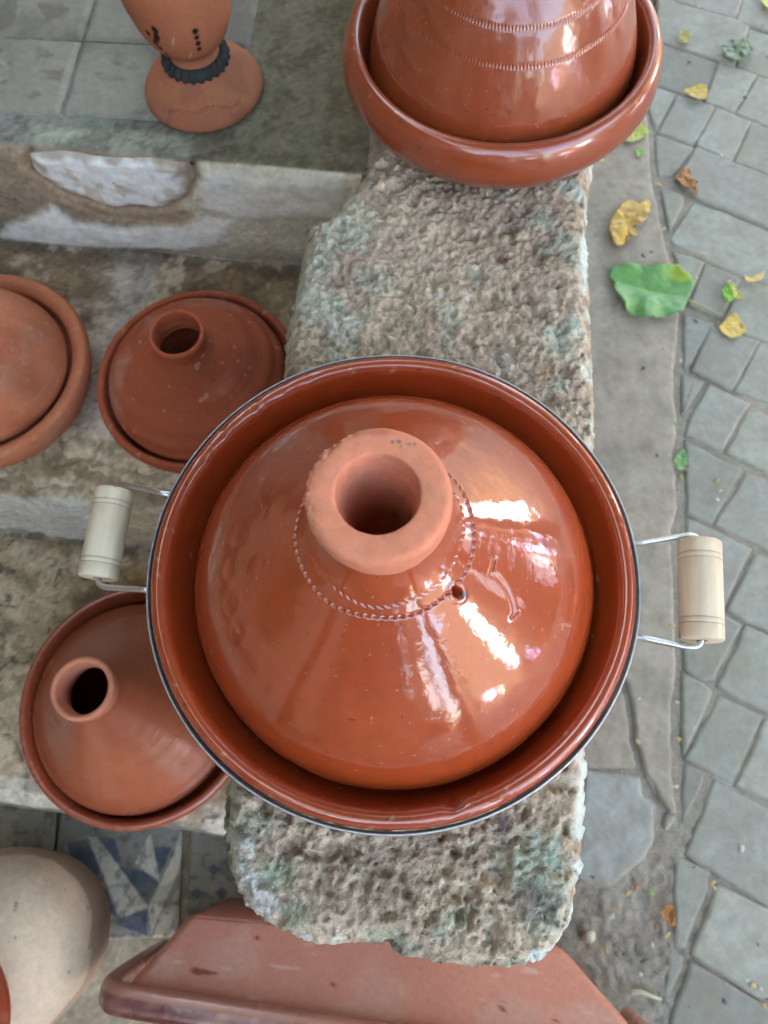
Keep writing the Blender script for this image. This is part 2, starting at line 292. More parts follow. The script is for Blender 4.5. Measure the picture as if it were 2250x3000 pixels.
# ---------------------------------------------------------------- materials
def material(name, rough=0.6, spec=0.5, bumps=(), fine=(0.12, 220.0), coat=0.0, coat_rough=0.05, ior=1.5, metal=0.0,
             color=None, rough_var=0.0, transl=0.0, gain=1.0, mott=None):
    """colour comes from the attribute Col (or a constant), varied by fine noise; bumps = (scale, strength, distance, kind)"""
    m = bpy.data.materials.new(name)
    m.use_nodes = True
    t = m.node_tree
    b = t.nodes['Principled BSDF']
    tc = t.nodes.new('ShaderNodeTexCoord')
    if color is None:
        src = t.nodes.new('ShaderNodeAttribute'); src.attribute_name = 'Col'
        cs = src.outputs['Color']
    else:
        src = t.nodes.new('ShaderNodeRGB'); src.outputs[0].default_value = (*[float(x) for x in color], 1)
        cs = src.outputs[0]
    if fine[0] > 0:
        nz = t.nodes.new('ShaderNodeTexNoise'); nz.inputs['Scale'].default_value = fine[1]; nz.inputs['Detail'].default_value = 6
        nz.inputs['Roughness'].default_value = 0.65
        t.links.new(tc.outputs['Object'], nz.inputs['Vector'])
        mr = t.nodes.new('ShaderNodeMapRange')
        mr.inputs[1].default_value = 0.25; mr.inputs[2].default_value = 0.75
        mr.inputs[3].default_value = gain * (1 - fine[0]); mr.inputs[4].default_value = gain * (1 + fine[0])
        t.links.new(nz.outputs['Fac'], mr.inputs[0])
        mx = t.nodes.new('ShaderNodeVectorMath'); mx.operation = 'SCALE'
        t.links.new(cs, mx.inputs[0]); t.links.new(mr.outputs[0], mx.inputs['Scale'])
        cs = mx.outputs[0]
    if mott:
        n3 = t.nodes.new('ShaderNodeTexNoise'); n3.inputs['Scale'].default_value = mott[1]; n3.inputs['Detail'].default_value = 7
        n3.inputs['Roughness'].default_value = 0.7
        t.links.new(tc.outputs['Object'], n3.inputs['Vector'])
        m3 = t.nodes.new('ShaderNodeMapRange')
        m3.inputs[1].default_value = 0.42; m3.inputs[2].default_value = 0.68; m3.inputs[4].default_value = mott[0]
        t.links.new(n3.outputs['Fac'], m3.inputs[0])
        xm = t.nodes.new('ShaderNodeMix'); xm.data_type = 'RGBA'
        t.links.new(m3.outputs[0], xm.inputs['Factor']); t.links.new(cs, xm.inputs['A'])
        xm.inputs['B'].default_value = (*[float(v) for v in mott[2]], 1)
        cs = xm.outputs['Result']
    t.links.new(cs, b.inputs['Base Color'])
    b.inputs['Roughness'].default_value = rough
    b.inputs['Metallic'].default_value = metal
    b.inputs['IOR'].default_value = ior
    b.inputs['Specular IOR Level'].default_value = spec
    if coat:
        b.inputs['Coat Weight'].default_value = coat
        b.inputs['Coat Roughness'].default_value = coat_rough
        b.inputs['Coat IOR'].default_value = 1.8
    if rough_var:
        n2 = t.nodes.new('ShaderNodeTexNoise'); n2.inputs['Scale'].default_value = 14; n2.inputs['Detail'].default_value = 8
        t.links.new(tc.outputs['Object'], n2.inputs['Vector'])
        m2 = t.nodes.new('ShaderNodeMapRange')
        m2.inputs[1].default_value = 0.35; m2.inputs[2].default_value = 0.7
        r0 = coat_rough if coat else rough
        m2.inputs[3].default_value = max(r0 - rough_var * 0.3, 0.015); m2.inputs[4].default_value = r0 + rough_var
        t.links.new(n2.outputs['Fac'], m2.inputs[0])
        t.links.new(m2.outputs[0], b.inputs['Coat Roughness' if coat else 'Roughness'])
    prev = None
    for sc_, st, dist, kind in bumps:
        if kind == 'noise':
            tx = t.nodes.new('ShaderNodeTexNoise'); tx.inputs['Detail'].default_value = 4
            out = tx.outputs['Fac']
        else:
            tx = t.nodes.new('ShaderNodeTexVoronoi'); out = tx.outputs['Distance']
        tx.inputs['Scale'].default_value = sc_
        t.links.new(tc.outputs['Object'], tx.inputs['Vector'])
        bp = t.nodes.new('ShaderNodeBump'); bp.inputs['Strength'].default_value = st; bp.inputs['Distance'].default_value = dist
        t.links.new(out, bp.inputs['Height'])
        if prev is not None: t.links.new(prev, bp.inputs['Normal'])
        prev = bp.outputs[0]
    if prev is not None:
        t.links.new(prev, b.inputs['Normal'])
        if coat: t.links.new(prev, b.inputs['Coat Normal'])
    if transl:
        tr = t.nodes.new('ShaderNodeBsdfTranslucent'); t.links.new(cs, tr.inputs[0])
        ms = t.nodes.new('ShaderNodeMixShader'); ms.inputs[0].default_value = transl
        t.links.new(b.outputs[0], ms.inputs[1]); t.links.new(tr.outputs[0], ms.inputs[2])
        t.links.new(ms.outputs[0], t.nodes['Material Output'].inputs[0])
    return m

M_GLAZE = material('glazed_clay', 0.5, 0.3, ((26, 0.06, 0.004, 'noise'), (150, 0.09, 0.0012, 'noise'), (420, 0.05, 0.0008, 'noise')), (0.12, 90), coat=1.0, coat_rough=0.055, rough_var=0.04, gain=0.62)
M_GLOSS = material('brown_glaze', 0.5, 0.3, ((26, 0.05, 0.004, 'noise'), (150, 0.05, 0.0012, 'noise')), (0.10, 90), coat=0.8, coat_rough=0.13, rough_var=0.05, gain=0.64)
M_SATIN = material('satin_glaze', 0.55, 0.3, ((30, 0.2, 0.004, 'noise'), (300, 0.1, 0.001, 'noise')), (0.10, 90), coat=0.75, coat_rough=0.2, rough_var=0.12, gain=0.60)
M_CLAY = material('raw_clay', 0.85, 0.25, ((60, 0.15, 0.003, 'noise'), (700, 0.25, 0.0008, 'noise')), (0.12, 160), gain=0.74)
M_STONE = material('rough_stone', 0.92, 0.25, ((300, 0.7, 0.003, 'noise'), (900, 0.7, 0.0015, 'noise')), (0.26, 300), gain=0.90)
M_PLASTER = material('old_plaster', 0.9, 0.25, ((90, 0.3, 0.004, 'noise'), (600, 0.4, 0.0012, 'noise')), (0.16, 130))
M_PAVER = material('paver_concrete', 0.8, 0.35, ((240, 0.35, 0.0014, 'noise'), (1300, 0.45, 0.0006, 'noise')), (0.22, 55), gain=0.80, mott=(0.7, 13, lin(140, 132, 114) * 0.72))
M_CONC = material('concrete', 0.85, 0.3, ((120, 0.3, 0.002, 'noise'), (900, 0.5, 0.0008, 'noise')), (0.13, 70), gain=0.84, mott=(0.6, 17, lin(128, 118, 100) * 0.74))
M_DIRT = material('dirt', 0.95, 0.2, ((300, 0.6, 0.003, 'noise'), (1100, 0.6, 0.001, 'noise')), (0.3, 300), gain=0.72)
M_TILE = material('cement_tile', 0.7, 0.35, ((200, 0.2, 0.001, 'noise'), (1200, 0.3, 0.0005, 'noise')), (0.15, 140), gain=0.86)
M_WOOD = material('pale_wood', 0.55, 0.4, ((500, 0.1, 0.0005, 'noise'),), (0.05, 260), gain=0.78)
M_ZINC = material('zinc_wire', 0.28, 0.5, ((400, 0.1, 0.0004, 'noise'),), (0.1, 300), metal=1.0, color=(0.66, 0.68, 0.70), rough_var=0.15)
M_STRAP = material('zinc_strap', 0.45, 0.5, ((300, 0.2, 0.0006, 'noise'),), (0.25, 240), metal=0.85, color=(0.44, 0.47, 0.48), rough_var=0.2)
M_LEAF = material('leaf', 0.42, 0.5, ((400, 0.3, 0.0008, 'noise'),), (0.14, 200), transl=0.15, gain=0.80)
M_TREE = material('tree_leaf', 0.5, 0.4, (), (0.4, 3), color=(0.06, 0.11, 0.03), transl=0.25)
M_BARK = material('bark', 0.9, 0.2, ((20, 0.8, 0.02, 'noise'),), (0.3, 12), color=(0.12, 0.09, 0.065))
M_WALL = material('wall_render', 0.9, 0.2, ((8, 0.4, 0.02, 'noise'),), (0.15, 3), color=(0.42, 0.33, 0.25))
M_FACADE = material('facade_render', 0.9, 0.2, ((8, 0.4, 0.02, 'noise'),), (0.12, 2), color=(0.66, 0.74, 0.88))
M_EARTH = material('earth_render', 0.9, 0.2, ((8, 0.4, 0.02, 'noise'),), (0.2, 2), color=(0.06, 0.045, 0.034))
M_BLUE = material('blue_paint', 0.6, 0.4, (), (0.1, 4), color=(0.36, 0.38, 0.74))
M_PINK = material('pink_paint', 0.6, 0.4, (), (0.1, 4), color=(0.75, 0.32, 0.34))
M_DARKWOOD = material('dark_wood', 0.7, 0.3, ((30, 0.4, 0.004, 'noise'),), (0.3, 10), color=(0.09, 0.05, 0.03))

# ---------------------------------------------------------------- ground
def ground_col(P):
    n = fbm(P, 18, 4, 3)
    n2 = fbm(P, 120, 3, 9)
    c = lin(154, 148, 133)[None] * (1 + 0.25 * n + 0.25 * n2)[:, None]
    return c

# one sheet to the horizon, finer relief near the stairs comes from dirt_strip
gv = []
gs = np.r_[-60, -20, -8, -4, -2, np.linspace(-1.2, 1.4, 40), 2.5, 4, 8, 20, 60]
gx, gy = np.meshgrid(gs, gs)
gp = np.column_stack([gx.ravel(), gy.ravel(), np.full(gx.size, -0.024)])
tag(mesh_np('ground', gp, grid_faces(len(gs), len(gs)), M_DIRT, None, ground_col(gp)), kind='structure')

# dirt between slabs and pavers
xs = np.arange(-0.05, 0.80, 0.0035); ys = np.arange(-0.50, 1.45, 0.0035)
gx, gy = np.meshgrid(xs, ys)
gp = np.column_stack([gx.ravel(), gy.ravel(), np.zeros(gx.size)])
hh = -0.0048 + 0.0026 * fbm(gp, 30, 3, 2) + (0.0010 + 0.0034 * smooth(-gp[:, 1], 0.02, 0.10) * (gp[:, 0] < 0.47)) * fbm(gp, 95, 3, 4)
edge = np.minimum.reduce([gp[:, 0] + 0.05, 0.80 - gp[:, 0], gp[:, 1] + 0.5, 1.45 - gp[:, 1]])
hh = hh - 0.03 * (1 - smooth(edge, 0, 0.03))
gp[:, 2] = hh
cc = ground_col(gp)
pale = smooth(fbm(gp, 300, 2, 31), 0.25, 0.55)
cc = cc * (1 - 0.5 * pale[:, None]) + lin(165, 158, 145)[None] * 0.5 * pale[:, None]
rim = smooth(fbm(gp, 40, 3, 77), 0.0, 0.4)
cc = cc * (1 - 0.35 * rim[:, None]) + lin(158, 140, 122)[None] * 0.35 * rim[:, None]
tag(mesh_np('dirt_strip', gp, grid_faces(len(ys), len(xs)), M_DIRT, None, cc), kind='structure')

# ---------------------------------------------------------------- pavement: every paver its own block
pavement = tag(empty('pavement'), kind='structure')

def offset_poly(P, d):
    P = np.asarray(P, float)
    a = 0.5 * np.sum(P[:, 0] * np.roll(P[:, 1], -1) - np.roll(P[:, 0], -1) * P[:, 1])
    if a < 0: P = P[::-1]
    n = len(P)
    out = []
    for k in range(n):
        e0 = P[k] - P[k - 1]; e1 = P[(k + 1) % n] - P[k]
        e0 = e0 / max(np.linalg.norm(e0), 1e-9); e1 = e1 / max(np.linalg.norm(e1), 1e-9)
        n0 = np.array([-e0[1], e0[0]]); n1 = np.array([-e1[1], e1[0]])
        b = n0 + n1
        b = b / max(b @ b, 0.35) * 2
        out.append(P[k] + b * d)
    return np.array(out)

def block(name, poly, z0, z1, mat, parent, colr, inset=-0.0018, bev=0.0045, rough_edge=0.0016, seed=0, tilt=(0, 0), per_m=45):
    P = offset_poly(poly, inset)
    # extra points along the edges so that they can be uneven
    q = []
    n = len(P)
    for k in range(n):
        a, b = P[k], P[(k + 1) % n]
        m = max(1, min(6, int(np.linalg.norm(b - a) * per_m)))
        for j in range(m):
            q.append(a + (b - a) * j / m)
    q = np.array(q)
    qq = p3(q)
    q = q + rough_edge * np.column_stack([vnoise(qq, 70, seed), vnoise(qq, 70, seed + 1)])
    c = q.mean(0)
    # round the corners a little towards the centre
    q1 = offset_poly(q, bev * 0.55)
    q2 = offset_poly(q, bev * 1.4)
    n = len(q)
    zt = lambda w_: z1 + (w_ - c) @ np.array(tilt)
    V = np.vstack([np.column_stack([q, np.full(n, z0)]), np.column_stack([q, zt(q) - bev]),
                   np.column_stack([q1, zt(q1) - bev * 0.3]), np.column_stack([q2, zt(q2)])])
    F = []
    for r in range(3):
        for k in range(n):
            F.append((r * n + k, r * n + (k + 1) % n, (r + 1) * n + (k + 1) % n, (r + 1) * n + k))
    F.append(tuple(range(3 * n, 4 * n)))
    cl = np.tile(np.asarray(colr, float), (len(V), 1))
    edge_c = lin(168, 152, 138)
    cl[n:3 * n] = cl[n:3 * n] * 0.8 + edge_c * 0.2
    o = mesh_py(name, V, F, mat, parent, False, cl)
    for p in o.data.polygons[: 3 * n]: p.use_smooth = True
    return o

for i, pl in enumerate(PAVERS):
    v = RNG.normal(0, 0.11)
    base = lin(144, 147, 135) * (1 + v) * np.array([1 + RNG.normal(0, .012), 1.0, 1 + RNG.normal(0, .02)])
    block('paver', pl, -0.03, 0.0 + RNG.normal(0, 0.0012), M_PAVER, pavement, base, seed=i * 7, tilt=RNG.normal(0, 0.010, 2))

# pavers beyond the frame: the same bond laid on in a regular way, joined
V, F, CLS = [], [], []
ang = math.radians(-24)
ex = np.array([math.cos(ang), math.sin(ang)]); ey = np.array([-ex[1], ex[0]])
hand = [np.array(p).mean(0) for p in PAVERS]
allp = np.vstack([np.array(p) for p in PAVERS])
for r in range(-60, 61):
    for s in range(-34, 35):
        c0 = np.array([1.1, 0.4]) + ey * r * 0.115 + ex * (s * 0.205 + (r % 2) * 0.1)
        if c0[0] < 0.40 or c0[0] > 5.6 or abs(c0[1]) > 5: continue
        hw, hh_ = 0.0985, 0.0535
        if c0[0] < 1.2 and -0.9 < c0[1] < 2.1:
            tst = np.array([c0 + ex * a_ * hw + ey * b_ * hh_ for a_ in (-1, -.5, 0, .5, 1) for b_ in (-1, 0, 1)])
            kx = np.interp(c0[1], [k_[1] for k_ in KERB[::-1]], [k_[0] for k_ in KERB[::-1]])
            if tst[:, 0].min() < kx + 0.01 or any(poly_sd(tst, pl)[0].min() < -0.036 for pl in PAVERS): continue
        k = len(V)
        zz = RNG.normal(0, 0.0006) - 0.0045
        for (sx, sy) in ((-1, -1), (1, -1), (1, 1), (-1, 1)):
            V.append((*(c0 + ex * hw * sx + ey * hh_ * sy), -0.03))
        for (sx, sy) in ((-1, -1), (1, -1), (1, 1), (-1, 1)):
            V.append((*(c0 + ex * (hw - .002) * sx + ey * (hh_ - .002) * sy), zz))
        F += [(k, k+1, k+5, k+4), (k+1, k+2, k+6, k+5), (k+2, k+3, k+7, k+6), (k+3, k, k+4, k+7), (k+4, k+5, k+6, k+7)]
        CLS += [lin(144, 147, 135) * (1 + RNG.normal(0, .05))] * 8
tag(mesh_py('paver_field', V, F, M_PAVER, pavement, False, np.array(CLS)), kind='stuff')

# ---------------------------------------------------------------- concrete strip along the parapet
strip = tag(empty('path_edge'), kind='structure')

def slab(name, poly, z, mat, parent, base, res=0.004, seed=0, relief=0.0012, edge=0.006, drop=0.012, colf=None):
    poly = np.asarray(poly, float)
    lo, hi = poly.min(0) - res * 4, poly.max(0) + res * 4
    xs = np.arange(lo[0], hi[0], res); ys = np.arange(lo[1], hi[1], res)
    gx, gy = np.meshgrid(xs, ys)
    g = np.column_stack([gx.ravel(), gy.ravel()])
    s, near = poly_sd(g, poly)
    q = p3(g)
    s2 = s + 0.003 * fbm(q, 60, 3, seed)
    out = s > 0
    g[out] = near[out] + (g[out] - near[out]) * 0.15
    h = z + relief * fbm(q, 35, 3, seed + 3) + relief * 0.5 * fbm(q, 160, 2, seed + 4)
    h = h - drop * np.maximum(1 - smooth(-s2, -0.002, edge), 0) ** 1.5 - 0.012 * np.clip(s, 0, 0.01) / 0.01
    Vv = np.column_stack([g, h])
    Fq = grid_faces(len(ys), len(xs))
    keep = (s[Fq] < res * 3).all(1)
    Fq = Fq[keep]
    used = np.unique(Fq)
    idx = -np.ones(len(Vv), int); idx[used] = np.arange(len(used))
    n1, n2 = fbm(q, 12, 4, seed + 8), fbm(q, 70, 3, seed + 9)
    c = np.asarray(base)[None] * (1 + 0.10 * n1 + 0.08 * n2)[:, None]
    e = (1 - smooth(-s2, 0.0, 0.02))[:, None] * 0.4
    c = c * (1 - e) + lin(165, 152, 138)[None] * e
    if colf is not None: c = colf(q, c)
    return mesh_np(name, Vv[used], idx[Fq], mat, parent, c[used])

kerb = np.array(KERB)
left_edge = [(0.10, kerb[0][1] + 0.35), (0.10, CRACK[0][1])]
ka = [tuple(k) for k in kerb]
top = (kerb[0][0] + 0.06, kerb[0][1] + 0.4)
slabA = [top] + ka + [(CRACK[-1][0] + 0.012, CRACK[-1][1] + 0.004)] + [tuple(c) for c in CRACK[::-1]] + [(0.20, CRACK[0][1] + 0.06), (0.13, CRACK[0][1] + 0.1), (0.14, 0.6), (0.16, top[1])]
def conc_stain(q, c):
    g = smooth(fbm(q, 9, 3, 55), 0.1, 0.5)[:, None] * 0.35
    return c * (1 - g) + lin(138, 136, 122)[None] * g
slab('slab', slabA, 0.003, M_CONC, strip, lin(162, 153, 136), seed=21, colf=conc_stain)
slabB = [(0.14, CRACK[0][1] + 0.06)] + [(c[0] - 0.004, c[1] - 0.002) for c in CRACK[:5]] + [(FLAG[2][0] + 0.03, FLAG[2][1] + 0.004), (0.14, FLAG[1][1] + 0.004)]
slab('slab', slabB, 0.000, M_CONC, strip, lin(158, 148, 130), seed=33, relief=0.002, colf=conc_stain)
slab('flagstone', FLAG, 0.002, M_CONC, strip, lin(156, 160, 152), seed=41, relief=0.0008, edge=0.012)
slab('stone_chip', CHIP, 0.001, M_CONC, strip, lin(150, 152, 146), seed=47, res=0.003)

# ---------------------------------------------------------------- stairs
SA = math.radians(7.5)
EU = np.array([math.cos(SA), -math.sin(SA)]); EV = np.array([math.sin(SA), math.cos(SA)])
def uv_xy(u, v): return np.outer(u, EU) + np.outer(v, EV)
Z0, Z1, Z2 = 0.620, 0.453, 0.190
prof = resample([(1.60, Z0), (0.62, Z0), (0.609, Z0 - 0.004), (0.604, Z0 - 0.014), (0.603, 0.50), (0.606, Z1 + 0.008), (0.600, Z1),
                 (0.345, Z1), (0.322, Z1 - 0.010), (0.305, Z1 - 0.05), (0.289, Z1 - 0.12), (0.285, 0.30), (0.281, Z2 + 0.006), (0.276, Z2),
                 (-0.075, Z2), (-0.092, Z2 - 0.012), (-0.097, Z2 - 0.03), (-0.10, 0.0), (-0.16, -0.004), (-0.75, -0.006)], 860)
us = np.arange(-1.30, 0.0, 0.0034)
PU, PV = np.meshgrid(us, prof[:, 0])
PZ = np.repeat(prof[:, 1:2], len(us), 1)
xy = PU.ravel()[:, None] * EU + PV.ravel()[:, None] * EV
Pst = np.column_stack([xy, PZ.ravel()])
u_, v_, z_ = PU.ravel(), PV.ravel(), PZ.ravel()
tgv = np.gradient(prof, axis=0); tgv /= np.linalg.norm(tgv, axis=1, keepdims=True)
nv, nz_ = -tgv[:, 1], tgv[:, 0]          # outward (towards -v / +z)
nv, nz_ = np.repeat(-np.abs(nv), len(us)), np.repeat(np.abs(nz_), len(us))
wv = fbm(Pst, 14, 4, 61); wf = fbm(Pst, 70, 3, 62); wg = fbm(Pst, 200, 2, 63)
ris0 = (v_ < 0.612) & (z_ > Z1 + 0.004)
ris1 = (z_ < Z1 - 0.003) & (z_ > Z2 + 0.003)
L1 = (np.abs(z_ - Z1) <= 0.006)
L2 = (np.abs(z_ - Z2) <= 0.006)
L0 = v_ >= 0.612
amp = 0.0022 + 0.0035 * (ris0 | ris1) + 0.0015 * L1 + 0.0015 * L2
rough1 = smooth(z_, Z1 - 0.13, Z1 - 0.09) * smooth(-z_, -(Z1 + 0.002), -(Z1 - 0.008)) * (v_ < 0.36)      # the broken nosing
dsp = amp * wv + 0.0012 * wf * (1 + 1.5 * ris1) + rough1 * (0.018 * fbm(Pst, 38, 5, 64, 0.6) + 0.006 * wf)
dsp = dsp - 0.010 * rough1 * smooth(fbm(Pst, 20, 2, 65), 0.0, 0.4)
uz = np.column_stack([u_, z_])
crk0 = np.abs(fbm(Pst, 7, 2, 74))
dsp = dsp - 0.004 * L2 * (1 - smooth(crk0, 0.0, 0.02))
mort = np.zeros(len(u_))
r0i = np.where(ris0)[0]
ns_, _ = poly_sd(uz[r0i], NOSE_STONE)
gap0 = np.zeros(len(u_)); gap0[r0i] = np.exp(-((ns_ - 0.003) / 0.0035) ** 2)
dsp = dsp - 0.008 * gap0
s_m, _ = poly_sd(uz[r0i], RMORTAR[0])
mort[r0i] = 1 - smooth(s_m + 0.004 * wf[r0i], -0.004, 0.004)
wht = np.zeros(len(u_))
for pl in RWHITE:
    s_w, _ = poly_sd(uz[r0i], pl)
    wht[r0i] = np.maximum(wht[r0i], 1 - smooth(s_w + 0.010 * wv[r0i] + 0.006 * wf[r0i], -0.008, 0.006))
dsp = dsp + 0.003 * wht * ris0 - 0.002 * mort
Pst[:, 0] += dsp * nv * EV[0]; Pst[:, 1] += dsp * nv * EV[1]; Pst[:, 2] += dsp * nz_
# colours (paint, limewash, cement and dirt)
def blend(c, k, target): return c * (1 - k[:, None]) + np.asarray(target)[None] * k[:, None]
C = np.tile(lin(138, 128, 112), (len(u_), 1))
C[L0] = lin(124, 118, 98)
C = blend(C, L0 * smooth(-u_ , 0.28, 0.42) * 0.8, lin(138, 138, 130))
C = blend(C, L0 * smooth(u_, -0.24, -0.10) * 0.6, lin(98, 88, 68))
C = blend(C, L0 * smooth(fbm(Pst, 9, 4, 71), 0.0, 0.45) * 0.5, lin(104, 116, 96))
C = blend(C, L0 * smooth(fbm(Pst, 30, 4, 78), 0.1, 0.5) * 0.45, lin(84, 76, 60))
topn = L0 * (1 - smooth(np.abs(u_ + 0.405 + 0.006 * wv), 0.085, 0.095)) * (1 - smooth(v_ + 0.008 * wv + 0.004 * wf, 0.638, 0.646))
C = blend(C, topn * 0.8, lin(158, 160, 142))
C = blend(C, L0 * (1 - smooth(v_ + 0.004 * wf, 0.610, 0.618)) * 0.6, lin(176, 154, 128))
C = blend(C, L1 * 1.0, lin(142, 120, 98))
C = blend(C, L1 * smooth(fbm(Pst, 11, 4, 72), 0.0, 0.4) * 0.45, lin(168, 154, 136))
C = blend(C, L1 * np.exp(-((u_ + 0.405 + 0.02 * wv + 0.15 * (v_ - 0.45)) / 0.035) ** 2) * 0.6, lin(172, 166, 160))
C = blend(C, L1 * smooth(fbm(Pst, 25, 4, 76), 0.1, 0.45) * 0.5, lin(92, 80, 68))
C = blend(C, L2 * 1.0, lin(160, 138, 110))
C = blend(C, L2 * smooth(fbm(Pst, 9, 4, 73), -0.1, 0.3) * 0.6, lin(190, 172, 142))
crk2 = np.abs(fbm(Pst, 7, 2, 74))
C = blend(C, L2 * smooth(fbm(Pst, 24, 4, 77), 0.1, 0.45) * 0.5, lin(100, 88, 72))
C = blend(C, L2 * (1 - smooth(crk2 + 0.02 * wf, 0.0, 0.03)) * 0.75, lin(62, 54, 44))
C = blend(C, ris0 * 1.0, lin(150, 132, 112))
C = blend(C, ris0 * smooth(u_, -0.42, -0.30) * 0.85, lin(214, 206, 182))
C = blend(C, wht * 0.95, lin(240, 238, 230))
C = blend(C, wht * smooth(u_, -0.36, -0.2) * 0.6, lin(200, 194, 170))
C = blend(C, mort * 0.9, lin(170, 146, 120))
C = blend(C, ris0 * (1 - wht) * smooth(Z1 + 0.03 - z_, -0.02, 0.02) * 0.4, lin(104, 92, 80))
C = blend(C, gap0 * 0.30 * smooth(wf, -0.1, 0.3), lin(84, 68, 54))
C = blend(C, ris1 * 1.0, lin(176, 158, 134))
C = blend(C, rough1 * 0.9, lin(158, 138, 112))
C = blend(C, rough1 * smooth(wf + wv, 0.0, 0.4) * 0.7, lin(206, 190, 164))
C = blend(C, rough1 * smooth(-fbm(Pst, 60, 3, 80), 0.1, 0.4) * 0.5, lin(104, 86, 66))
white1 = smooth(Z1 - 0.10 - z_ + 0.02 * wv + 0.012 * wf, 0.0, 0.02) * ris1
C = blend(C, white1 * 0.9, lin(206, 204, 192))
C = blend(C, white1 * smooth(u_ + 0.04 * wv, -0.46, -0.42) * 0.7, lin(168, 140, 100))
nose2 = ((z_ < Z2 + 0.002) & (z_ > Z2 - 0.02) & (v_ < -0.06)).astype(float)
nose2 = np.maximum(nose2, L2 * smooth(-v_, 0.045, 0.075))
C = blend(C, nose2 * smooth(wv, -0.5, 0.0) * 0.8, lin(196, 188, 172))
L3 = (v_ < -0.098)
C = blend(C, L3 * 1.0, lin(150, 138, 118))
C = blend(C, L3 * smooth(fbm(Pst, 22, 4, 75), 0.0, 0.4) * 0.6, lin(170, 166, 140))
# darker band where tread meets riser
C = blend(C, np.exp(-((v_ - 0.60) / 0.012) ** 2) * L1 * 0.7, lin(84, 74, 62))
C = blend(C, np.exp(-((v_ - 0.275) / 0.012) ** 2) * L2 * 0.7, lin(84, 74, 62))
st1 = fbm(Pst + 0.01 * np.column_stack([wf, wv, wf]), 42, 4, 81, 0.6)
C = blend(C, (L1 | L2) * smooth(st1, 0.16, 0.24) * 0.40, lin(206, 190, 166))
C = blend(C, (L1 | L2 | L0) * smooth(-st1, 0.16, 0.24) * 0.42, lin(84, 70, 56))
crk3 = np.abs(fbm(Pst, 13, 3, 82))
C = blend(C, (L1 | L2) * (1 - smooth(crk3, 0.004, 0.014)) * 0.7, lin(58, 48, 40))
C *= (1 + 0.14 * wv + 0.16 * wf + 0.10 * wg)[:, None]
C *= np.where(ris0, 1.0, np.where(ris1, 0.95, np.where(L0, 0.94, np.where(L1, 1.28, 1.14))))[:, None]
C *= np.where(ris0, 1.0, 1.0)[:, None] * np.array([1.03, 1.0, 0.96])
C *= (1 + 0.22 * np.sign(fbm(Pst, 260, 2, 79)) * smooth(np.abs(fbm(Pst, 260, 2, 79)), 0.25, 0.45) * (1 - wht))[:, None]
stairs = tag(empty('stairs'), kind='structure')
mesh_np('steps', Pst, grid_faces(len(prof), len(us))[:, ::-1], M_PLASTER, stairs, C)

def panel(name, outline, frame, thick, mat, parent, colf, rings=26, nb=170, relief=0.003, seed=0, edge=0.25):
    """a raised piece with its own outline; frame maps (a, b, height) to the world"""
    B = resample(outline, nb, closed=True)
    B = B + 0.003 * np.column_stack([vnoise(p3(B), 55, seed), vnoise(p3(B), 55, seed + 2)])
    c = B.mean(0)
    ts = np.linspace(1, 0.02, rings)
    Q = (c + ts[:, None, None] * (B[None] - c)).reshape(-1, 2)
    t = np.repeat(ts, nb)
    q = p3(Q)
    h = thick * np.maximum(smooth(1 - t, 0, edge), 0) ** 0.6 + relief * fbm(q, 25, 4, seed + 4) * smooth(1 - t, 0, 0.1)
    h[:nb] = -0.004
    V = frame(Q[:, 0], Q[:, 1], h)
    col = colf(Q, q, t)
    return mesh_np(name, V, grid_faces(rings, nb, wrap=True), mat, parent, col)

def riser_frame(u, z, h):
    p = np.outer(u, EU) + np.outer(np.full(len(u), 0.603) - h, EV)
    return np.column_stack([p, z])
def nose_col(Q, q, t):
    c = np.tile(lin(240, 238, 228), (len(Q), 1)) * (1 + 0.07 * fbm(q, 40, 3, 5))[:, None]
    k = smooth(Q[:, 0] + 0.02 * fbm(q, 60, 3, 6), -0.345, -0.30)
    c = blend(c, k * 0.85, lin(156, 128, 102))
    c = blend(c, smooth(fbm(q, 50, 4, 8), 0.05, 0.3) * 0.6, lin(196, 174, 142))
    return blend(c, smooth(t + 0.25 * fbm(q, 60, 4, 11), 0.80, 1.0) * 0.75, lin(160, 136, 110))
panel('limewashed_stone', [(u, min(z, Z0 + 0.0005)) for u, z in NOSE_STONE], riser_frame, 0.004, M_PLASTER, stairs, nose_col, seed=90)

# upper landing tiles, worn and dusty
J = np.array(T0[0]); dv = np.array(T0[1]) - J; dh = np.array(T0[2]) - np.array(T0[3])
dv /= np.linalg.norm(dv); dh /= np.linalg.norm(dh)
def tile_mesh(name, o_, e1, e2, s1, s2, z, parent, colf, res=0.003, to_world=True, seed=0):
    n1, n2 = int(s1 / res) + 2, int(s2 / res) + 2
    a = np.linspace(0, s1, n1); b = np.linspace(0, s2, n2)
    ga, gb = np.meshgrid(a, b)
    Q = np.asarray(o_) + ga.ravel()[:, None] * e1 + gb.ravel()[:, None] * e2
    XY = uv_xy(Q[:, 0], Q[:, 1]) if to_world else Q
    q = p3(XY)
    ed = np.minimum.reduce([ga.ravel(), s1 - ga.ravel(), gb.ravel(), s2 - gb.ravel()])
    h = z + 0.0006 * fbm(q, 60, 3, seed) - 0.004 * (1 - smooth(ed + 0.001 * fbm(q, 120, 2, seed + 1), 0, 0.004))
    V = np.column_stack([XY, h])
    return mesh_np(name, V, grid_faces(n2, n1), M_TILE, parent, colf(XY, q, ga.ravel() / s1, gb.ravel() / s2))
wedge = [np.array(w_) for w_ in (((-0.345, 0.800), (-0.245, 0.775), (-0.265, 0.715)), ((-0.40, 0.66), (-0.33, 0.665), (-0.345, 0.69), (-0.395, 0.68)))]
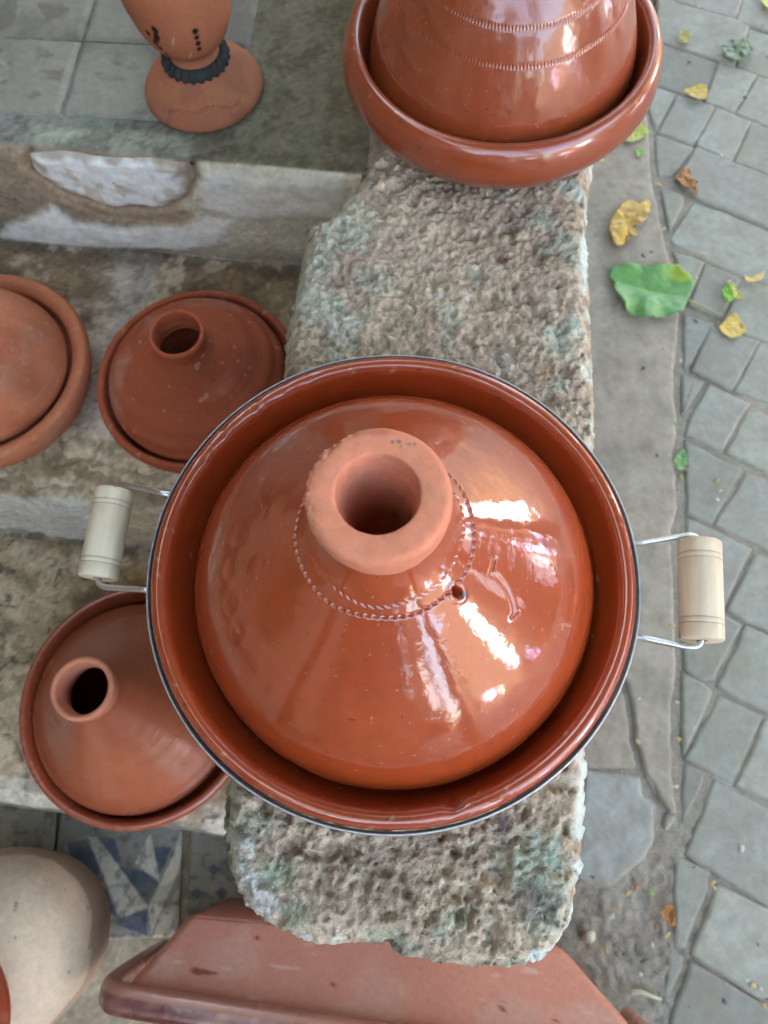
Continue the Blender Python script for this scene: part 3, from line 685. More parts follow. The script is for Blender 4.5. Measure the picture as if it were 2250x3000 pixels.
def land_col(sd_):
    def f(XY, q, a, b):
        c = np.tile(lin(152, 146, 130), (len(q), 1)) * (1 + 0.10 * fbm(q, 15, 4, sd_) + 0.08 * fbm(q, 90, 3, sd_ + 2))[:, None]
        c = blend(c, smooth(fbm(q, 12, 4, sd_ + 5), 0.0, 0.4) * 0.6, lin(118, 108, 98))
        c = blend(c, smooth(fbm(q, 8, 3, sd_ + 7), 0.05, 0.45) * smooth(q[:, 1], 0.74, 0.95) * 0.8, lin(92, 112, 90))
        # faded star print
        ang_ = np.arctan2(b - 0.5, a - 0.5); rr = np.hypot(a - 0.5, b - 0.5)
        star = (np.cos(8 * ang_) > 0.15) & (rr > 0.16) & (rr < 0.47)
        wear = smooth(fbm(q, 30, 3, sd_ + 9), -0.1, 0.25)
        c = blend(c, star * wear * 0.55, lin(112, 98, 88))
        return blend(c, ((rr < 0.16) & (rr > 0.13)) * wear * 0.4, lin(170, 172, 160))
    return f
for i in range(-3, 1):
    for j in (-2, -1, 0):
        s = 0.2
        o_ = J + dh * (i * s) + dv * (j * s)
        o2 = o_ + np.array([0.0015, 0])
        h2 = s - 0.003
        if j == 0:
            h2 = 0.150 if i < -1 else 0.112
            if i == 0: h2 = 0.112
        tile_mesh('floor_tile', o2, dh, dv, s - 0.003, h2, Z0 + 0.004, stairs, land_col(100 + i * 7 + j * 13), seed=120 + i + j * 5)

# blue star tiles at the foot of the stairs
def in_polys(XY, polys, q, w_=0.0012):
    k = np.zeros(len(XY))
    for pl in polys:
        s_, _ = poly_sd(XY, pl)
        k = np.maximum(k, 1 - smooth(s_ + w_ * fbm(q, 130, 3, 3), -0.001, 0.001))
    return k
def star_col(XY, q, a, b):
    c = np.tile(lin(170, 166, 154), (len(q), 1))
    c = blend(c, in_polys(XY, STAR_B, q), lin(100, 114, 130))
    c = blend(c, in_polys(XY, STAR_W, q), lin(238, 232, 212))
    c = blend(c, in_polys(XY, CHECK, q), lin(104, 116, 126))
    c = blend(c, smooth(fbm(q, 26, 4, 200), 0.0, 0.4) * 0.45, lin(150, 142, 124))
    c = blend(c, smooth(fbm(q, 90, 3, 203), 0.1, 0.5) * 0.5, lin(96, 86, 70))
    return c * (1 + 0.12 * fbm(q, 60, 3, 205))[:, None]
g0, g1 = np.array(GROUT3[0]), np.array(GROUT3[1])
e2 = (g0 - g1) / np.linalg.norm(g0 - g1); e1 = np.array([e2[1], -e2[0]])
gtop = g0 + e2 * 0.06
for k, (dx, sx) in enumerate(((-0.2, 0.194), (-0.4, 0.196), (0.006, 0.150), (-0.6, 0.196))):
    tile_mesh('star_tile', gtop + e1 * dx - e2 * 0.2, e1, e2, sx, 0.2, 0.008, stairs, star_col, res=0.002, to_world=False, seed=140 + k)

# ---------------------------------------------------------------- stone parapet
ST = np.array(STONE)
res = 0.0018
xs = np.arange(ST[:, 0].min() - 0.03, ST[:, 0].max() + 0.03, res); ys = np.arange(-0.175, 1.05, res)
gx, gy = np.meshgrid(xs, ys)
g = np.column_stack([gx.ravel(), gy.ravel()])
s, near = poly_sd(g, ST)
q = p3(g)
wl = fbm(q, 22, 3, 301); wm = fbm(q + 0.01 * np.column_stack([wl, wl, wl]), 95, 3, 302)
wr = 1 - 2 * np.abs(fbm(q + 0.004 * np.column_stack([wm, -wm, wm]), 150, 2, 303)); wt = fbm(q, 420, 1, 304)
s = s + (0.0035 * wl + 0.0012 * wm) * np.exp(-np.maximum(s, 0) / 0.004)
wv_ = fbm(q + 0.003 * np.column_stack([wm, wl, wm]), 270, 2, 306)
msk = 0.45 + 0.55 * smooth(fbm(q, 17, 3, 330), -0.4, 0.3)
pit = smooth(wv_ + 0.35 * wm, 0.02, 0.42); pit2 = smooth(fbm(q + 0.002 * np.column_stack([wm, wv_, wl]), 480, 2, 332), 0.05, 0.45)
zt = 0.7245 + 0.004 * fbm(q, 8, 3, 305) + 0.0030 * wl + 0.0022 * wm + 0.0008 * wr - 0.0030 * pit * msk - 0.0016 * pit2 * msk - 0.0060 * smooth(fbm(q, 75, 3, 331), 0.22, 0.5) + 0.0007 * wt
# chipped lip along the left edge
lip = np.exp(-((g[:, 0] - (-0.150 + 0.1 * (g[:, 1] - 0.45))) / 0.012) ** 2) * smooth(g[:, 1], 0.27, 0.33) * smooth(-g[:, 1], -0.52, -0.47)
zt -= 0.010 * lip * (1 + wl)
chipL = np.exp(-(((g[:, 0] + 0.155) / 0.05) ** 2 + ((g[:, 1] + 0.11) / 0.045) ** 2))
zt -= 0.028 * chipL
zt -= 0.012 * (1 - smooth(-s, 0.0, 0.020)) ** 2 + 0.008 * (1 - smooth(-s, 0.0, 0.006))
out = s > 0
d = np.clip(s, 0, 0.05)
ng = g.copy()
side_in = 0.012 * smooth(d, 0.002, 0.02)
vec = g - near; ln = np.linalg.norm(vec, axis=1, keepdims=True) + 1e-9
vec = vec / ln
drop = np.where(d < 0.006, d * 2.2, 0.0132 + np.maximum(d - 0.006, 0) ** 1.25 * 62)
zt = np.where(out, np.maximum(zt - drop, -0.02), zt)
dk = smooth(0.724 - zt[out], 0.01, 0.06)
q3 = np.column_stack([near[out], zt[out]])
dside = (0.0042 * wl[out] + 0.0024 * wm[out] + 0.0018 * wr[out]) * (1 - dk) + 0.010 * fbm(q3, 11, 3, 353) * dk
ng[out] = near[out] + vec[out] * dside[:, None]
Vs = np.column_stack([ng, zt])
Fq = grid_faces(len(ys), len(xs))
keep = (s[Fq] < 0.026).all(1)
Fq = Fq[keep]
used = np.unique(Fq); idx = -np.ones(len(Vs), int); idx[used] = np.arange(len(used))
cs = np.tile(lin(184, 166, 142), (len(g), 1))
cs = blend(cs, smooth(-wv_ + 0.5 * wm, 0.0, 0.6) * 0.4, lin(210, 194, 170))
cs = blend(cs, smooth(fbm(q, 30, 3, 310), 0.0, 0.45) * 0.45, lin(156, 140, 122))
cs = blend(cs, smooth(fbm(q, 14, 3, 311), 0.1, 0.5) * 0.45, lin(172, 148, 128))
cs = blend(cs, smooth(fbm(q, 24, 4, 312), 0.30, 0.46) * 0.35, lin(166, 180, 160))
tint = dict(g=lin(164, 188, 168), G=lin(112, 164, 134), w=lin(214, 222, 220), m=lin(196, 222, 208), k=lin(72, 68, 74), b=lin(58, 70, 92), o=lin(176, 118, 86), r=lin(112, 62, 48))
for (x, y, r, kind, a) in SPATCH:
    dd = np.hypot(g[:, 0] - x, g[:, 1] - y) / (r * 0.72)
    k = 1 - smooth(dd + 0.55 * fbm(q, 55, 4, int(abs(x * 9999)) % 977) + 0.25 * wr, 0.62, 0.86)
    cs = blend(cs, k * a * 0.66 * (0.30 + 0.70 * (1 - pit)) * (0.6 + 0.4 * (1 - pit2)), tint[kind])
for (x, y, r_) in ((RUST[0], RUST[1], 0.0075), (RUST[0] + 0.002, RUST[1], 0.003)):
    k = 1 - smooth(np.abs(g[:, 0] - x) * 0.9 + np.abs(g[:, 1] - y) * 1.3 + 0.002 * wm, r_ * 0.8, r_)
    cs = blend(cs, k * 0.85, lin(118, 66, 52) if r_ > .005 else lin(58, 48, 48))
gr = fbm(q + 0.002 * np.column_stack([wv_, wm, wl]), 210, 3, 340, 0.6)
cs = blend(cs, smooth(gr, 0.10, 0.26) * 0.24, lin(216, 200, 176))
cs = blend(cs, smooth(-gr, 0.10, 0.26) * 0.34, lin(116, 96, 80))
cs *= (1 + 0.12 * wm + 0.16 * wt + 0.14 * fbm(q, 11, 3, 341))[:, None]
qs = np.column_stack([ng, zt])[out]
sc3 = np.tile(lin(176, 164, 146), (len(qs), 1)) * (1 + 0.2 * fbm(qs, 10, 2, 350))[:, None]
sc3 = blend(sc3, smooth(fbm(qs, 7, 2, 351), -0.05, 0.2) * 0.8, lin(206, 214, 204))
sc3 = blend(sc3, smooth(fbm(qs, 9, 2, 352), 0.1, 0.35) * 0.6, lin(150, 128, 104))
deep = smooth(0.70 - zt[out], 0.0, 0.03)
cs[out] = cs[out] * (1 - deep[:, None]) + sc3 * deep[:, None]
edge_k = (1 - smooth(-s, 0.004, 0.014)) * np.where(out, smooth(zt, 0.66, 0.70), 1.0) * smooth(wl + 0.5 * wm, -0.25, 0.15)
cs = blend(cs, edge_k * (g[:, 0] > 0.08) * 0.85, lin(206, 222, 214))
cs = blend(cs, edge_k * (g[:, 0] <= 0.08) * 0.5, lin(168, 178, 158))
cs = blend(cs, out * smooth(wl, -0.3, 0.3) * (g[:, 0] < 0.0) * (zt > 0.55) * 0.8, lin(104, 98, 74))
parapet = mesh_np('stone_parapet', Vs[used], idx[Fq], M_STONE, None, cs[used])
tag(parapet, 'low rough stone parapet with flaking green and white paint beside the stairs', 'parapet wall')

# ---------------------------------------------------------------- tagines
TERRA = lin(190, 76, 30)
RAW = lin(232, 146, 114)
def glaze_col(base, seed, dark=0.0, specks=True):
    def f(V, R, Z, T):
        n1 = fbm(V, 9, 3, seed); n2 = fbm(V, 45, 3, seed + 1)
        c = np.tile(np.asarray(base, float), (len(V), 1)) * (1 + 0.10 * n1 + 0.05 * n2)[:, None]
        c = blend(c, smooth(n1 + 0.3 * n2, 0.15, 0.6) * 0.35, np.asarray(base) * np.array([1.12, 1.2, 1.1]))
        c = blend(c, smooth(-n1, 0.15, 0.6) * 0.3, np.asarray(base) * np.array([0.8, 0.66, 0.6]))
        if specks:
            sp = vnoise(V, 420, seed + 4)
            c = blend(c, smooth(sp, 0.86, 0.93) * 0.6, lin(225, 175, 140))
            c = blend(c, smooth(-sp, 0.88, 0.94) * 0.7, lin(60, 28, 18))
        return c
    return f

def dusty(f, seed):
    def g_(V, R, Z, T):
        c = f(V, R, Z, T)
        c = blend(c, smooth(fbm(V, 24, 4, seed + 40), 0.05, 0.5) * 0.35, lin(206, 160, 134))
        c = blend(c, smooth(fbm(V, 13, 3, seed + 42), 0.1, 0.5) * 0.35, lin(126, 60, 44))
        sc_ = smooth(fbm(V @ np.array([[0.3, 0.6, 0], [-0.6, 0.3, 0], [0, 0, 0.5]]), 190, 2, seed + 44), 0.5, 0.7)
        return blend(c, sc_ * 0.5, lin(224, 170, 140))
    return g_

def notch(T, S, s0, n, half, depth, frac=0.5, z_jit=0.0, skew=0.0, width=None):
    """stamped wedge marks along a ring: S is the along-profile coordinate"""
    ph = ((T / (2 * np.pi) * n + skew * (S - s0) / half) % 1.0)
    w_ = np.exp(-((ph - 0.5) / (0.5 * frac)) ** 4)
    k = np.exp(-((S - s0) / half) ** 4)
    return -depth * w_ * k

# ---- the large glazed tagine in the middle
MC = np.array([-0.0075, 0.132])
t_main = empty('tagine', (MC[0], MC[1], 0.726))
tag(t_main, 'large glazed orange clay tagine with two wooden side handles on the stone parapet', 'tagine')
Zb = 0.726
def main_base_disp(R, Z, T):
    d_ = np.zeros_like(R)
    a = (T - math.radians(-76) + np.pi) % (2 * np.pi) - np.pi     # chip on the rim near the camera
    d_ -= 0.0028 * np.exp(-(a / 0.035) ** 2 - ((R - 0.146) / 0.006) ** 2 - ((Z - (0.80 - Zb)) / 0.012) ** 2)
    for a0, dep in ((2.25, .0018), (2.45, .0014), (2.6, .0016), (2.1, .0012), (1.95, .0009)):
        a = (T - a0 + np.pi) % (2 * np.pi) - np.pi
        d_ -= dep * np.exp(-(a / 0.03) ** 2 - ((R - 0.150) / 0.004) ** 2)
    return d_
def main_base_col(V, R, Z, T):
    c = glaze_col(TERRA * np.array([0.95, 0.85, 0.8]), 410)(V, R, Z, T)
    a = (T - math.radians(-76) + np.pi) % (2 * np.pi) - np.pi
    k = np.exp(-(a / 0.04) ** 2 - ((R - 0.146) / 0.005) ** 2)
    return blend(c, k * smooth(fbm(V, 200, 2, 3), -0.2, 0.3) * 0.8, lin(120, 62, 50))
prof_base = [(0.0, 0.004), (0.07, 0.0015), (0.10, 0.001), (0.125, 0.010), (0.145, 0.030), (0.1545, 0.052), (0.1568, 0.066), (0.1562, 0.0725),
             (0.1530, 0.0762), (0.1490, 0.0760), (0.1455, 0.0725), (0.1418, 0.0610), (0.1385, 0.0520), (0.1345, 0.0440), (0.131, 0.032), (0.122, 0.021), (0.09, 0.014), (0.0, 0.013)]
lathe('base', prof_base, M_GLAZE, t_main, 420, 170, main_base_col, 0.004, main_base_disp, 401)
# zinc strap round the rim
strap_pr = [(0.1585, 0.050), (0.1600, 0.051), (0.1606, 0.062), (0.1602, 0.0695), (0.1600, 0.0702), (0.1591, 0.0702), (0.1588, 0.0695), (0.1582, 0.055)]
lathe('strap', strap_pr, M_STRAP, t_main, 300, 22, None, 0.004, None, 401)

LID_Z = 0.046
LP = [(0.12515, 0.0), (0.13029, 0.00118), (0.13236, 0.0059), (0.13163, 0.01416), (0.12721, 0.02773), (0.11845, 0.04366), (0.10506, 0.06136), (0.08858, 0.07729), (0.0721, 0.09145), (0.05768, 0.10384), (0.04646, 0.11387), (0.03823, 0.12272), (0.03234, 0.13216), (0.0297, 0.13924), (0.0297, 0.14278)]
LPs = spline(LP, 330)
Sarc = np.r_[0, np.cumsum(np.linalg.norm(np.diff(LPs, axis=0), axis=1))]
def s_at(r): return np.interp(-r, -LPs[40:, 0], Sarc[40:])
def main_lid_disp(R, Z, T):
    S = np.repeat(Sarc[:, None], R.shape[1], 1)
    jit = 0.0006 * np.sin(3 * T) + 0.0004 * np.sin(7 * T + 1)
    d_ = notch(T, S, s_at(0.0485) + jit, 66, 0.0011, 0.0013, 0.42, skew=0.25)
    fade = smooth(vnoise(np.column_stack([np.cos(T[0]), np.sin(T[0]), 0 * T[0]]), 2.3, 9), -0.5, 0.1)[None]
    d_ += notch(T, S, s_at(0.0425) - 1.4 * jit, 64, 0.0008, 0.0009, 0.42, skew=0.3) * (0.35 + 0.65 * fade)
    d_ -= 0.0006 * np.exp(-((S - s_at(0.0485) - jit) / 0.0007) ** 2)
    X, Y = R * np.cos(T), R * np.sin(T)
    def spot(x, y, r, dep): return -dep * np.exp(-(((X - x) ** 2 + (Y - y) ** 2) / r ** 2) ** 2)
    d_ += spot(HOLE[0], HOLE[1], 0.0021, 0.008) + 0.0007 * np.exp(-((np.hypot(X - HOLE[0], Y - HOLE[1]) - 0.0042) / 0.0012) ** 2)
    # an old incised mark: short stroke, curved groove, foot
    arc = resample(MARK, 60)
    dist = np.min(np.hypot(X[..., None] - arc[:, 0], Y[..., None] - arc[:, 1]), -1) if False else None
    sel = (np.abs(X - MARK_C[0]) < 0.03) & (np.abs(Y - MARK_C[1]) < 0.03)
    xs_, ys_ = X[sel], Y[sel]
    dd = np.min(np.hypot(xs_[:, None] - arc[None, :, 0], ys_[:, None] - arc[None, :, 1]), 1)
    d_[sel] += -0.0008 * np.exp(-(dd / 0.0006) ** 2) + 0.0003 * np.exp(-((dd - 0.0013) / 0.0006) ** 2)
    q_ = np.column_stack([X.ravel(), Y.ravel(), Z.ravel()])
    d_ += (0.0005 * fbm(q_, 14, 2, 480) + 0.00016 * fbm(q_, 42, 2, 482) + 0.00008 * fbm(q_, 120, 2, 481)).reshape(R.shape)
    # finger dents on the left flank
    for a0, r0, dep in ((3.05, .088, .0016), (3.25, .094, .0016), (3.45, .098, .0014), (3.62, .10, .0016), (3.8, .104, .0014), (3.3, .075, .0012), (3.95, .106, .0012), (3.15, .106, .0012)):
        x, y = r0 * math.cos(a0), r0 * math.sin(a0)
        d_ += spot(x, y, 0.0055, dep * 0.32)
    return d_
HOLE = (0.0385, -0.0342); MARK_C = (0.066, -0.029)
MARK = [(0.0600, -0.0135), (0.0588, -0.0185), (0.0575, -0.0215), (0.0610, -0.0220), (0.0670, -0.0275), (0.0705, -0.0350), (0.0710, -0.0410), (0.0690, -0.0425), (0.0735, -0.0385)]
def main_lid_col(V, R, Z, T):
    c = glaze_col(TERRA, 420)(V, R, Z, T)
    k = np.exp(-((np.hypot(V[:, 0] - HOLE[0], V[:, 1] - HOLE[1])) / 0.0021) ** 4)
    return blend(c, k, lin(40, 16, 10))
lid = lathe('lid', LPs, M_GLAZE, t_main, 640, 330, main_lid_col, 0.003, main_lid_disp, 431, raw=True, tilt=(-0.034, 0.006, 0.0))
lid.location = (0.0015, -0.0025, LID_Z)
NP = [(0.02798, 0.13216), (0.03069, 0.13334), (0.03184, 0.13688), (0.03242, 0.1416), (0.03377, 0.14632), (0.03532, 0.15222), (0.0357, 0.1593), (0.03532, 0.16426), (0.03416, 0.16673), (0.03233, 0.1678), (0.02895, 0.16803), (0.02509, 0.16791), (0.02181, 0.16768), (0.02075, 0.16709), (0.02027, 0.1652), (0.01978, 0.16048), (0.01891, 0.15222), (0.01756, 0.14042), (0.0164, 0.12744), (0.01583, 0.1062), (0.01544, 0.08968), (0.01158, 0.08142), (0.0, 0.08024)]
def neck_disp(R, Z, T):
    q_ = np.column_stack([(R * np.cos(T)).ravel(), (R * np.sin(T)).ravel(), Z.ravel()])
    a = (T - 2.35 + np.pi) % (2 * np.pi) - np.pi
    k = np.exp(-(a / 0.45) ** 2) * np.exp(-((R - 0.0340) / 0.003) ** 2)
    a2 = (T - 3.3 + np.pi) % (2 * np.pi) - np.pi
    k2 = np.exp(-(a2 / 0.5) ** 2) * np.exp(-((R - 0.0340) / 0.003) ** 2)
    n_ = fbm(q_, 420, 3, 440).reshape(R.shape)
    d_ = 0.0024 * (k + 0.7 * k2) * n_ - 0.0012 * k - 0.0006 * k2 + 0.00022 * fbm(q_, 160, 2, 441).reshape(R.shape)
    d_ -= 0.0007 * np.exp(-((Z - 0.1425 - 0.0006 * np.sin(2 * T)) / 0.0006) ** 2) * (R > 0.03)
    return d_
def neck_col(V, R, Z, T):
    c = np.tile(RAW, (len(V), 1)) * (1 + 0.06 * fbm(V, 60, 3, 450) + 0.05 * fbm(V, 300, 2, 451))[:, None]
    c = blend(c, smooth(fbm(V, 40, 3, 452), 0.1, 0.5) * 0.4, lin(196, 140, 108))
    a = (T - 2.2 + np.pi) % (2 * np.pi) - np.pi
    k = np.exp(-(a / 0.35) ** 2) * np.exp(-((R - 0.034) / 0.003) ** 2)
    c = blend(c, k * smooth(fbm(V, 260, 2, 453), -0.1, 0.3) * 0.8, lin(140, 84, 50))
    a = (T - 1.58 + np.pi) % (2 * np.pi) - np.pi
    c = blend(c, np.exp(-(a / 0.22) ** 2) * np.exp(-((R - 0.0315) / 0.0018) ** 2) * (Z > .160) * 0.6, lin(176, 88, 80))
    for a0, w_, r0 in ((1.20, .05, .0285), (1.02, .05, .0293), (0.95, .03, .0305), (1.30, .03, .0272), (1.13, .02, .0262)):
        a = (T - a0 + np.pi) % (2 * np.pi) - np.pi
        c = blend(c, np.exp(-(a / w_) ** 4) * np.exp(-((R - r0) / 0.0009) ** 4) * (Z > .160) * smooth(fbm(V, 700, 2, 8), -0.25, 0.1) * 0.8, lin(92, 98, 112))
    k = np.exp(-((T - 3.9) / 0.35) ** 2) * np.exp(-((Z - 0.150) / 0.004) ** 2) * (R > .03)
    c = blend(c, k * 0.5, lin(178, 92, 78))
    return c
neck = lathe('neck', NP, M_CLAY, lid, 300, 260, neck_col, 0.006, neck_disp, 455, tilt=(-0.034, 0.006, 0.0))

def handle(parent, att, grip, centre, zt, grip_z, rad=0.0135, seed=0):
    """wire bail: from the strap out to a turned wooden grip; points are world xy of the two strap ends and the two grip ends"""
    a0, a1 = np.array([*att[0], zt]), np.array([*att[1], zt])
    g0, g1 = np.array([*grip[0], grip_z[0]]), np.array([*grip[1], grip_z[1]])
    ax = (g1 - g0) / np.linalg.norm(g1 - g0)
    k0, k1 = g0 - ax * 0.006, g1 + ax * 0.006
    def bez(p, c, r, n=9): 
        t = np.linspace(0, 1, n)[:, None]; return (1 - t) ** 2 * p + 2 * t * (1 - t) * c + t ** 2 * r
    out0 = (k0 - a0); out0 /= np.linalg.norm(out0)
    out1 = (k1 - a1); out1 /= np.linalg.norm(out1)
    path = np.vstack([a0, a0 + 0.3 * (k0 - out0 * 0.011 - a0), bez(k0 - out0 * 0.011, k0, g0 + ax * 0.002), g0 + ax * 0.03, g1 - ax * 0.03,
                      bez(g1 - ax * 0.002, k1, k1 - out1 * 0.011), a1 + 0.3 * (k1 - out1 * 0.011 - a1), a1])
    off = np.array(parent.location)
    h = tube('handle', path - off, 0.0020, M_ZINC, parent, 12)
    # grip, turned: two scored lines near either end
    L = np.linalg.norm(g1 - g0)
    xs_ = np.array([0, .0006, .0016, .009, .0094, .0098, .0125, .0129, .0133])
    prof_r = np.array([rad - .0011, rad - .0003, rad, rad, rad - .0005, rad, rad, rad - .0005, rad])
    xl = np.r_[xs_, L / 2 - .004, L / 2 + .004, (L - xs_)[::-1]]
    rl = np.r_[prof_r, rad * 1.004, rad * 1.004, prof_r[::-1]]
    seg = 48
    rot = Vector(ax).to_track_quat('Z', 'Y').to_matrix()
    rm = np.array(rot)
    rows, cols = [], []
    xl = np.r_[0.0, xl, L]; rl = np.r_[0.0032, rl, 0.0032]
    for x, r in zip(xl, rl):
        t = np.linspace(0, 2 * np.pi, seg, endpoint=False)
        rows.append(np.column_stack([r * np.cos(t), r * np.sin(t), np.full(seg, x)]))
        dark = 0.55 if r < rad - .0004 and .002 < x < L - .002 else 0.0
        cols.append(np.full(seg, dark))
    Vl = np.vstack(rows); dk = np.concatenate(cols)
    c = np.tile(lin(226, 208, 178), (len(Vl), 1))
    st = fbm(Vl * np.array([1, 1, 0.06]), 420, 3, seed); 
    c *= (1 + 0.17 * st)[:, None]
    stain = smooth(fbm(Vl * np.array([1, 1, 0.35]), 60, 3, seed + 3), 0.05, 0.5)
    c = blend(c, stain * 0.35, lin(178, 140, 104))
    c = blend(c, dk, lin(90, 66, 44))
    c = blend(c, smooth(vnoise(Vl, 190, seed + 9), 0.8, 0.9) * 0.8, lin(70, 45, 30))
    Vw = Vl @ rm.T + (g0 - off)
    g_ = mesh_np('grip', Vw, grid_faces(len(xl), seg, wrap=True), M_WOOD, h, c)
    return h
handle(t_main, ((0.1510, 0.1500), (0.1460, 0.0895)), ((0.1915, 0.1480), (0.1850, 0.0845)), MC, 0.789, (0.801, 0.799), seed=500)
handle(t_main, ((-0.1590, 0.1880), (-0.1640, 0.1210)), ((-0.2050, 0.1985), (-0.2110, 0.1350)), MC, 0.789, (0.772, 0.768), seed=520)

# ---- generic tagine
def tagine(label, loc, base_pr, lid_pr, lid_z, neck_pr, m_base, m_lid, m_neck, c_base, c_lid, c_neck, seed, lid_disp=None, lid_rows=150, lid_seg=300, lid_raw=False, rz=0.0, lid_off=(0, 0), colf=None):
    t = empty('tagine', loc, rz)
    tag(t, label, 'tagine')
    lathe('base', base_pr, m_base, t, 300, 140, dusty(glaze_col(c_base, seed, specks=False), seed) if m_base is M_CLAY else glaze_col(c_base, seed), 0.006, None, seed, throw=0.00022 if m_base is M_CLAY else 0.0001)
    l = lathe('lid', lid_pr, m_lid, t, lid_seg, lid_rows, colf or (dusty(glaze_col(c_lid, seed + 3, specks=False), seed) if m_lid is M_CLAY else glaze_col(c_lid, seed + 3)), 0.005, lid_disp, seed + 1, raw=lid_raw, throw=0.0 if lid_raw else (0.0002 if m_lid is M_CLAY else 0.0001))
    l.location = (lid_off[0], lid_off[1], lid_z)
    if neck_pr is not None:
        lathe('neck', neck_pr, m_neck, l, 160, 80, glaze_col(c_neck, seed + 6, specks=False), 0.006, None, seed + 2)
    return t

# far end of the parapet: taller glazed tagine, ring of notches round the lid
bp = [(0.0, 0.002), (0.085, 0.0), (0.106, 0.005), (0.127, 0.020), (0.1385, 0.038), (0.1402, 0.048), (0.1380, 0.058), (0.1340, 0.0655), (0.1290, 0.0690), (0.1245, 0.0680), (0.1220, 0.062),
      (0.1195, 0.050), (0.113, 0.032), (0.08, 0.016), (0.0, 0.014)]
lp2 = spline([(0.108, 0.0), (0.1142, 0.001), (0.1163, 0.006), (0.1150, 0.020), (0.1095, 0.042), (0.100, 0.066), (0.088, 0.090), (0.074, 0.112), (0.058, 0.132), (0.042, 0.148), (0.032, 0.158), (0.030, 0.165)], 210)
Sa2 = np.r_[0, np.cumsum(np.linalg.norm(np.diff(lp2, axis=0), axis=1))]
def s2_at(z): return np.interp(z, lp2[30:, 1], Sa2[30:])
def lid2_disp(R, Z, T):
    S = np.repeat(Sa2[:, None], R.shape[1], 1)
    j = 0.0008 * np.sin(2 * T + 0.6) + 0.0004 * np.sin(5 * T)
    d_ = notch(T, S, s2_at(0.0770) + j, 220, 0.0017, 0.00045, 0.5)
    d_ += notch(T, S, s2_at(0.0990) + 1.3 * j, 200, 0.0016, 0.00045, 0.5)
    q_ = np.column_stack([(R * np.cos(T)).ravel(), (R * np.sin(T)).ravel(), Z.ravel()])
    return d_ + (0.0010 * fbm(q_, 14, 2, 560) + 0.00015 * fbm(q_, 120, 2, 561)).reshape(R.shape)
np2 = [(0.028, 0.158), (0.032, 0.160), (0.034, 0.170), (0.036, 0.180), (0.032, 0.188), (0.024, 0.186), (0.020, 0.170), (0.018, 0.160), (0.0, 0.156)]
tagine('glazed brown tagine with notched bands on its lid far up the parapet', (0.0905, 0.610, 0.727), bp, lp2, 0.036, np2, M_GLOSS, M_GLOSS, M_CLAY,
       TERRA * np.array([0.78, 0.92, 1.25]), TERRA * np.array([0.76, 0.96, 1.35]), RAW, 600, lid2_disp, lid_seg=1320, lid_raw=True)

# unglazed dark red tagine on the middle step
bp3 = [(0.0, 0.002), (0.070, 0.0), (0.084, 0.003), (0.102, 0.020), (0.1130, 0.044), (0.1155, 0.056), (0.1140, 0.0625), (0.1110, 0.0645), (0.1075, 0.0625), (0.1055, 0.056), (0.102, 0.042), (0.09, 0.020), (0.0, 0.014)]
def ridged(amp, f):
    return lambda R, Z, T: amp * np.sin(Z * f + 1.2 * np.sin(T)) * np.exp(-((Z - 0.03) / 0.03) ** 2)
lp3 = [(0.095, 0.0), (0.0995, 0.001), (0.1012, 0.005), (0.0990, 0.014), (0.0900, 0.028), (0.0760, 0.040), (0.0610, 0.050), (0.0470, 0.059), (0.0360, 0.067), (0.0290, 0.074), (0.0270, 0.078)]
np3 = [(0.0250, 0.068), (0.0268, 0.074), (0.0272, 0.080), (0.0280, 0.087), (0.0290, 0.0930), (0.0288, 0.0965), (0.0268, 0.0985), (0.0248, 0.0970), (0.0238, 0.092), (0.0236, 0.085), (0.0245, 0.072), (0.040, 0.050), (0.080, 0.012)]
RED = lin(184, 92, 60)
tagine('small unglazed dark red tagine on the middle step beside the parapet', (-0.2300, 0.4360, 0.455), bp3, lp3, 0.053, np3, M_CLAY, M_CLAY, M_CLAY, RED * 1.05, RED, RED * 1.1, 640, ridged(0.0007, 420))

# unglazed salmon tagine at the left edge: broad dome lid pricked with small marks
bp4 = [(0.0, 0.002), (0.0805, 0.0), (0.0943, 0.003), (0.1127, 0.02), (0.1236, 0.042), (0.1259, 0.054), (0.1241, 0.062), (0.1202, 0.064), (0.1133, 0.0625), (0.1075, 0.057), (0.1052, 0.05), (0.0989, 0.03), (0.0, 0.014)]
lp4 = [(0.0943, 0.0), (0.0983, 0.001), (0.0998, 0.004), (0.0983, 0.014), (0.0914, 0.034), (0.0793, 0.054), (0.0621, 0.071), (0.0448, 0.083), (0.0299, 0.092), (0.0213, 0.1), (0.0195, 0.108), (0.0213, 0.118), (0.0172, 0.124), (0.0, 0.126)]
PR = [(RNG.uniform(-1.2, -0.15), RNG.uniform(.035, .075)) for _ in range(26)]
def pricked(R, Z, T):
    d_ = np.zeros_like(R)
    X, Y = R * np.cos(T), R * np.sin(T)
    for a, r in PR:
        d_ -= 0.0012 * np.exp(-(((X - r * math.cos(a)) ** 2 + (Y - r * math.sin(a)) ** 2) / 0.0011 ** 2))
    return d_
SALMON = lin(214, 126, 88)
tagine('unglazed salmon pink tagine with a broad domed lid at the left of the middle step', (-0.4860, 0.4540, 0.455), bp4, lp4, 0.050, None, M_CLAY, M_CLAY, M_CLAY, SALMON, SALMON * 1.02, SALMON, 660, pricked, lid_seg=420, lid_rows=200)

